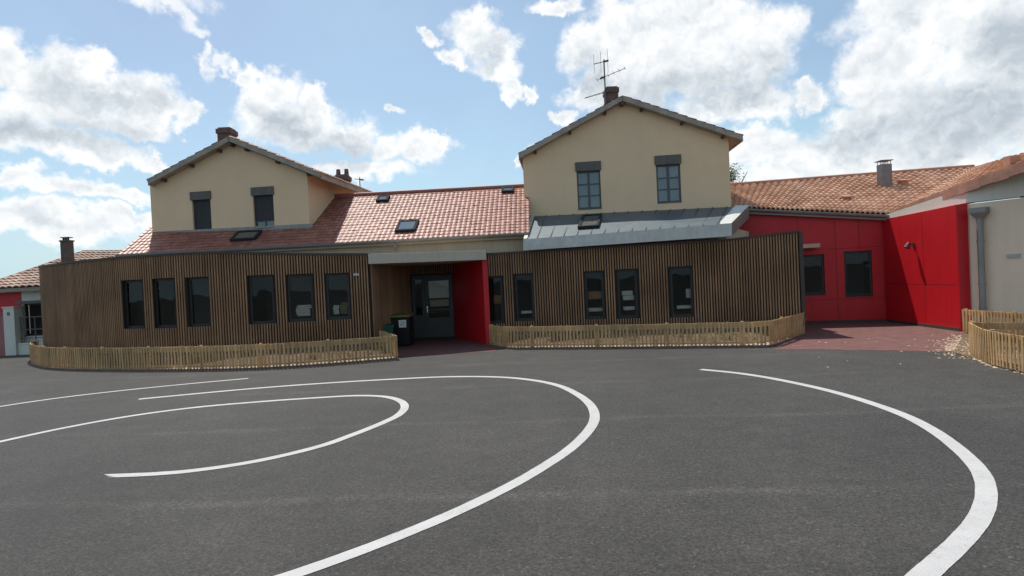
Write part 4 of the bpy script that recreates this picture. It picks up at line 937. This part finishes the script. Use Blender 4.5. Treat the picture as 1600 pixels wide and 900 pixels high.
# dry stalks and herbs in the two beds
def stalks(rows, n, name, mat, label, hmin, hmax, seed):
    mb = MB(); rd_ = random.Random(seed)
    for _ in range(n):
        r_ = rows[rd_.randrange(len(rows))]; p = r_[rd_.randrange(2, len(r_) - 2)] + V((rd_.uniform(-.1, .1), rd_.uniform(-.08, .08), 0)); 
        for _k in range(rd_.randint(3, 7)):
            h = rd_.uniform(hmin, hmax); d = V((rd_.gauss(0, .35), rd_.gauss(0, .3), 1)).normalized(); s_ = V((rd_.gauss(0, 1), rd_.gauss(0, 1), 0)).normalized()*rd_.uniform(.004, .016)
            q = p + V((rd_.uniform(-.05, .05), rd_.uniform(-.05, .05), 0)); mb.face([q - s_, q + s_, q + d*h*.6 + s_*.8 + V((0,0,0)), q + d*h - UP*h*.05, q + d*h*.6 - s_*.8])
    return tag(mb.build(name, mat), label, 'plants', kind='stuff')
stalks(rowsL, 260, 'undergrowth', M['dry'], 'dry stalks in the bed behind the long left fence', .08, .26, 1); stalks(rowsE, 200, 'undergrowth', M['dry'], 'dry stalks in the bed before the middle timber wall', .08, .26, 2)
stalks(rowsE[50:], 45, 'undergrowth', M['herb'], 'sparse green herbs near the timber corner', .1, .3, 3); stalks(rowsL, 45, 'undergrowth', M['herb'], 'sparse green herbs behind the long left fence', .08, .22, 4)

# ------------------------------------------------------------------ bins
def bin_(name, label, c, w, d, h, mb_mat, lid_mat, rot=0.0, sticker=False):
    th = thing(name, c, label, 'bin'); cr, sr = math.cos(rot), math.sin(rot)
    def T(x, y, z): return V((c.x + x*cr - y*sr, c.y + x*sr + y*cr, z))
    mb = MB(); lo = [T(-w*.4, -d*.36, .04), T(w*.4, -d*.36, .04), T(w*.4, d*.36, .04), T(-w*.4, d*.36, .04)]; hi = [T(-w*.48, -d*.48, h*.9), T(w*.48, -d*.48, h*.9), T(w*.48, d*.48, h*.9), T(-w*.48, d*.48, h*.9)]
    mb.v += lo + hi
    for q in ((3,2,1,0),(4,5,6,7),(0,1,5,4),(1,2,6,5),(2,3,7,6),(3,0,4,7)): mb.f.append(list(q)); mb.uv += [(0,0)]*4
    mb.solid(T(0, 0, h*.885), T(w*.52, 0, 0) - T(0, 0, 0), T(0, d*.52, 0) - T(0, 0, 0), UP*.02)
    mb.build('body', mb_mat, th, bevel=.015)
    mb = MB(); prof = [(-.54, .905), (-.53, .945), (-.3, .985), (.3, 1.0), (.54, .97), (.56, .905)]
    for s0 in (-1, 1): mb.face([T(s0*w*.53, d*y, h*z) for y, z in (prof if s0 > 0 else prof[::-1])])
    for (y, z), (y2, z2) in zip(prof, prof[1:]): mb.face([T(-w*.53, d*y, h*z), T(w*.53, d*y, h*z), T(w*.53, d*y2, h*z2), T(-w*.53, d*y2, h*z2)])
    mb.tube([T(-w*.4, d*.6, h*.94), T(w*.4, d*.6, h*.94)], .018, 6)
    mb.build('lid', lid_mat, th)
    for s0 in (-1, 1):
        mb = MB(); mb.tube([T(s0*w*.36, d*.42, .1), T(s0*w*.46, d*.42, .1)], .1, 14); mb.build('wheel', M['binblack'], th)
    if sticker:
        mb = MB(); zc_ = h*.7; f_ = -d*(.36 + .12*zc_/(h*.9)) - .012
        so_ = MB(); so_.solid(T(w*.12, f_, zc_), T(w*.19, 0, 0) - T(0, 0, 0), T(0, .003, .012) - T(0, 0, .0), V((0, -.016, .11)).normalized()*.115); st = so_.build('sticker', M['paper'], th)
        for (x, z, hw, hh) in ((.0, .06, .07, .008), (.03, .02, .05, .01), (-.05, -.03, .03, .02), (.06, -.05, .04, .012)):
            mb.solid(T(w*.12 + x, f_ - .006 - z*.14, zc_ + z), T(hw, 0, 0) - T(0, 0, 0), T(0, .001, 0) - T(0, 0, 0), UP*hh)
        mb.build('print', M['flue'], st)
    return th
c = xy(626, 20.9); bin_('wheelie_bin', 'black wheeled bin with a yellow green lid and white sticker beside the entrance door', c, .66, .7, 1.12, M['binblack'], M['binlid'], rot=-.05, sticker=True)
c = xy(600, 20.1); bin_('wheelie_bin', 'dark green wheeled bin with green lid, half hidden behind the fence return', c, .5, .5, .82, M['bingreen'], M['bingreen'], rot=.2)

# ------------------------------------------------------------------ tree behind the right house
tb = xy(1150, 36); tr = thing('tree', tb, 'green leafy tree showing behind the right corner of the taller house', 'tree')
mb = MB(); mb.tube([tb, tb + V((.1, 0, 2.5)), tb + V((-.05, .1, 5)), tb + V((.1, 0, 7.2))], .2, 9, .05); 
for k in range(9):
    a = k*2.4; z = 3 + k*.45; mb.tube([tb + UP*z, tb + V((math.cos(a)*.7, math.sin(a)*.7, z + .6)), tb + V((math.cos(a)*1.2, math.sin(a)*1.2, z + 1.3))], .06, 5, .015)
mb.build('trunk', M['bark'], tr)
mb = MB(); rnd = random.Random(9); clumps = []
for _ in range(60):
    a = rnd.uniform(0, 6.28); z = rnd.uniform(3.2, 7.9); rr_ = (1.5 if z < 6 else 1.5*(8.4 - z)/2.4)*rnd.uniform(.4, 1.0); clumps.append(tb + V((math.cos(a)*rr_, math.sin(a)*rr_, z)))
for cpt in clumps:
    for _ in range(70):
        p = cpt + V((rnd.gauss(0, .26), rnd.gauss(0, .26), rnd.gauss(0, .22))); a = V((rnd.gauss(0, 1), rnd.gauss(0, 1), rnd.gauss(0, .6))).normalized(); b = a.orthogonal().normalized(); s_ = rnd.uniform(.05, .11)
        mb.face([p - a*s_, p + b*s_*.5, p + a*s_, p - b*s_*.5])
mb.build('crown', M['leaf'], tr)

# ------------------------------------------------------------------ light
sd_ = V((.21, -.46, -1.0)).normalized()          # the way the light travels: from behind the houses on the left
su = bpy.data.lights.new('sun', 'SUN'); su.energy = 3.8; su.angle = R(.55); su.color = (1.0, .94, .85)
so_ = bpy.data.objects.new('sun', su); COL.objects.link(so_); so_.rotation_euler = sd_.to_track_quat('-Z', 'Y').to_euler(); so_.location = (-10, 20, 30)
el = math.asin(-sd_.z); az = math.atan2(-sd_.x, -sd_.y)

W = bpy.data.worlds.new('World'); S.world = W; W.use_nodes = True; nt = W.node_tree
bg = nt.nodes['Background']; STR = .1; bg.inputs['Strength'].default_value = STR
sky = N(nt, 'ShaderNodeTexSky', sky_type='NISHITA', sun_disc=False, sun_elevation=el, sun_rotation=az, air_density=1.0, dust_density=1.2, ozone_density=1.2)
tc = N(nt, 'ShaderNodeTexCoord'); D = tc.outputs['Generated']
def mth(op, a, b=None, c=None):
    n = N(nt, 'ShaderNodeMath', operation=op)
    for i, x in enumerate((a, b, c)):
        if x is None: continue
        if isinstance(x, (int, float)): n.inputs[i].default_value = x
        else: L(nt, x, n.inputs[i])
    return n.outputs[0]
def vm(op, a, b=None, c=None, out=0):
    n = N(nt, 'ShaderNodeVectorMath', operation=op)
    for i, x in enumerate((a, b, c)):
        if x is None: continue
        if isinstance(x, tuple): n.inputs[i].default_value = x
        else: L(nt, x, n.inputs[i])
    return n.outputs[out]
def mrange(x, a, b, c, d, smooth=False):
    n = N(nt, 'ShaderNodeMapRange', i_1=a, i_2=b, i_3=c, i_4=d); L(nt, x, n.inputs[0])
    if smooth: n.interpolation_type = 'SMOOTHSTEP'
    return n.outputs[0]
def noise(v, s, d, r=.55, out='Fac'):
    n = N(nt, 'ShaderNodeTexNoise', i_Scale=s, i_Detail=d, i_Roughness=r); L(nt, v, n.inputs['Vector']); return n.outputs[out]
def azel(p):   # direction -> (azimuth, elevation)
    sp = N(nt, 'ShaderNodeSeparateXYZ'); L(nt, p, sp.inputs[0]); x, y, z = sp.outputs
    a = mth('ARCTAN2', x, y); h = mth('SQRT', mth('ADD', mth('MULTIPLY', x, x), mth('MULTIPLY', y, y))); e_ = mth('ARCTAN2', z, h)
    cb = N(nt, 'ShaderNodeCombineXYZ'); L(nt, a, cb.inputs[0]); L(nt, e_, cb.inputs[1]); return cb.outputs[0], a, e_
AE, A_, E_ = azel(D)
def pae(u, v):
    d = ray(u, v).normalized(); return math.atan2(d.x, d.y), math.asin(d.z)
w1 = vm('SUBTRACT', noise(D, 9.0, 5, .55, 'Color'), (.5, .5, .5)); w2 = vm('SUBTRACT', noise(D, 30.0, 5, .6, 'Color'), (.5, .5, .5))
warp = vm('ADD', vm('SCALE', w1, None), (0, 0, 0)); warp.node.inputs[0].links[0].from_node.inputs['Scale'].default_value = .11
w2s = vm('SCALE', w2, None); w2s.node.inputs['Scale'].default_value = .05
P0 = vm('MULTIPLY', vm('ADD', AE, vm('ADD', warp, w2s)), (1, 1, 0))
def blobs(lst, P):
    out = None
    for (u, v, ru, rv) in lst:
        a, e_ = pae(u, v); ka, ke = F/ru, F/rv
        ln = vm('LENGTH', vm('MULTIPLY_ADD', P, (ka, ke, 0), (-a*ka, -e_*ke, 0)), out=1)
        out = ln if out is None else mth('SMOOTH_MIN', out, ln, .25)
    return out
CL = [(10,80,40,32),(75,108,48,34),(130,105,40,30),(190,140,50,32),(245,165,42,24),(297,178,22,18),(60,155,70,36),(150,178,70,28),(215,190,50,20),
      (-10,200,45,22),(70,215,70,22),(160,236,80,22),(245,247,50,15),(10,275,32,20),(75,292,48,18),(140,296,48,18),(205,303,40,14),(60,350,130,28),(200,340,60,16),
      (372,118,28,22),(425,135,45,32),(485,160,30,24),(400,170,40,34),(450,195,80,42),(530,215,55,34),(590,240,45,26),(607,188,16,12),(660,238,48,26),(570,275,110,24),(690,225,18,14),
      (735,52,40,32),(672,55,17,14),(700,92,34,20),(775,95,46,30),(835,138,18,18),(800,130,24,18),(812,256,12,14),
      (870,5,46,16),(915,75,38,44),(1000,45,90,60),(1060,85,125,55),(975,110,70,50),(1100,25,85,55),(1195,65,48,52),(1080,120,140,45),(930,150,50,32),(880,180,22,12),(1150,160,85,30),
      (1450,10,105,66),(1570,50,130,95),(1400,100,75,62),(1520,160,150,70),(1350,190,80,40),(1262,138,30,22),(1300,235,90,36),(1180,232,60,34),(1250,272,150,30),(1450,240,160,36)]
dist = blobs(CL, P0)
gen = mrange(noise(D, 2.6, 6, .6), .42, .66, 2.0, .4)
inside_ = mth('MULTIPLY', mrange(mth('ABSOLUTE', A_), .70, .95, 1, 0), mrange(E_, .46, .65, 1, 0))
gen = mth('ADD', gen, mth('MULTIPLY', inside_, 2.0))
dist = mth('MINIMUM', dist, gen)
def billow(v, s_):
    n = N(nt, 'ShaderNodeTexVoronoi', feature='F1', i_Scale=s_, i_Detail=3.0, i_Roughness=.55); L(nt, v, n.inputs['Vector']); return n.outputs['Distance']
DW = vm('ADD', D, w2s)
fine = noise(D, 22.0, 8, .62); puff = billow(DW, 15.0)
dist = mth('ADD', dist, mth('ADD', mth('MULTIPLY', mth('SUBTRACT', fine, .5), .5), mth('MULTIPLY', mth('SUBTRACT', puff, .75), .34)))
alpha = mrange(dist, 1.20, .64, 0, 1, True)
wd_ = mth('ADD', blobs([(215,6,40,15),(262,28,28,11),(295,45,17,12),(313,90,9,18),(343,93,16,9),(250,-20,60,20),(860,240,40,20)], P0), mth('MULTIPLY', mth('SUBTRACT', fine, .5), 1.6))
alpha = mth('MAXIMUM', alpha, mrange(wd_, 1.35, .35, 0, .8, True))
# thin veil low down and in the hazier parts
veil = mth('MULTIPLY', mrange(noise(D, 4.0, 6, .6), .3, .75, .25, .75), mrange(E_, .0, .30, 1.6, .5))
# relief: billows lit from above, shaded beneath
sund = tuple(-sd_ * .018)
b0 = noise(D, 8.0, 4, .5); b1 = noise(vm('ADD', D, sund), 8.0, 4, .5); c0 = puff; c1n = billow(vm('ADD', DW, tuple(-sd_*.010)), 15.0)
rel = mth('ADD', mth('MULTIPLY', mth('SUBTRACT', b0, b1), 1.0), mth('MULTIPLY', mth('SUBTRACT', c1n, c0), .45))
SH = [(1150,130,95,42),(1040,150,110,34),(1540,165,130,55),(1590,70,60,60),(1420,205,110,28),(760,88,30,26),(450,200,45,45),(520,235,60,40),(150,140,80,24),(60,200,120,22),(1300,215,50,18),(930,105,22,40)]
shd = blobs(SH, P0); shade = mrange(mth('ADD', shd, mth('MULTIPLY', mth('SUBTRACT', b0, .5), .7)), 1.45, .25, 0, 1, True)
core = mrange(dist, .95, .25, 0, .2, True)
lum = mth('SUBTRACT', mth('ADD', 1.0, rel), mth('ADD', mth('MULTIPLY', shade, .38), core))
lum = mth('MAXIMUM', mth('MINIMUM', lum, 1.12), .36)
cr = N(nt, 'ShaderNodeValToRGB'); e = cr.color_ramp.elements; e[0].position = .36; e[0].color = (.46, .52, .58, 1); e[1].position = 1.0; e[1].color = (.95, .955, .955, 1); k = e.new(.72); k.color = (.73, .775, .81, 1)
L(nt, lum, cr.inputs[0])
CW = 9.1
cw = N(nt, 'ShaderNodeMix', data_type='RGBA', blend_type='MULTIPLY', i_0=1.0); L(nt, cr.outputs[0], cw.inputs[6]); cw.inputs[7].default_value = (CW, CW, CW, 1); cw.clamp_result = False
vx = N(nt, 'ShaderNodeMix', data_type='RGBA'); L(nt, veil, vx.inputs[0]); L(nt, sky.outputs[0], vx.inputs[6]); vx.inputs[7].default_value = (4.3, 6.6, 7.9, 1)
mx = N(nt, 'ShaderNodeMix', data_type='RGBA'); L(nt, alpha, mx.inputs[0]); L(nt, vx.outputs[2], mx.inputs[6]); L(nt, cw.outputs[2], mx.inputs[7])
L(nt, mx.outputs[2], bg.inputs['Color'])

S.view_settings.view_transform = 'Standard'; S.view_settings.look = 'None'; S.view_settings.exposure = 0.3; S.view_settings.gamma = 1.0
S.cycles.max_bounces = 8; S.cycles.transparent_max_bounces = 12; S.cycles.use_denoising = True
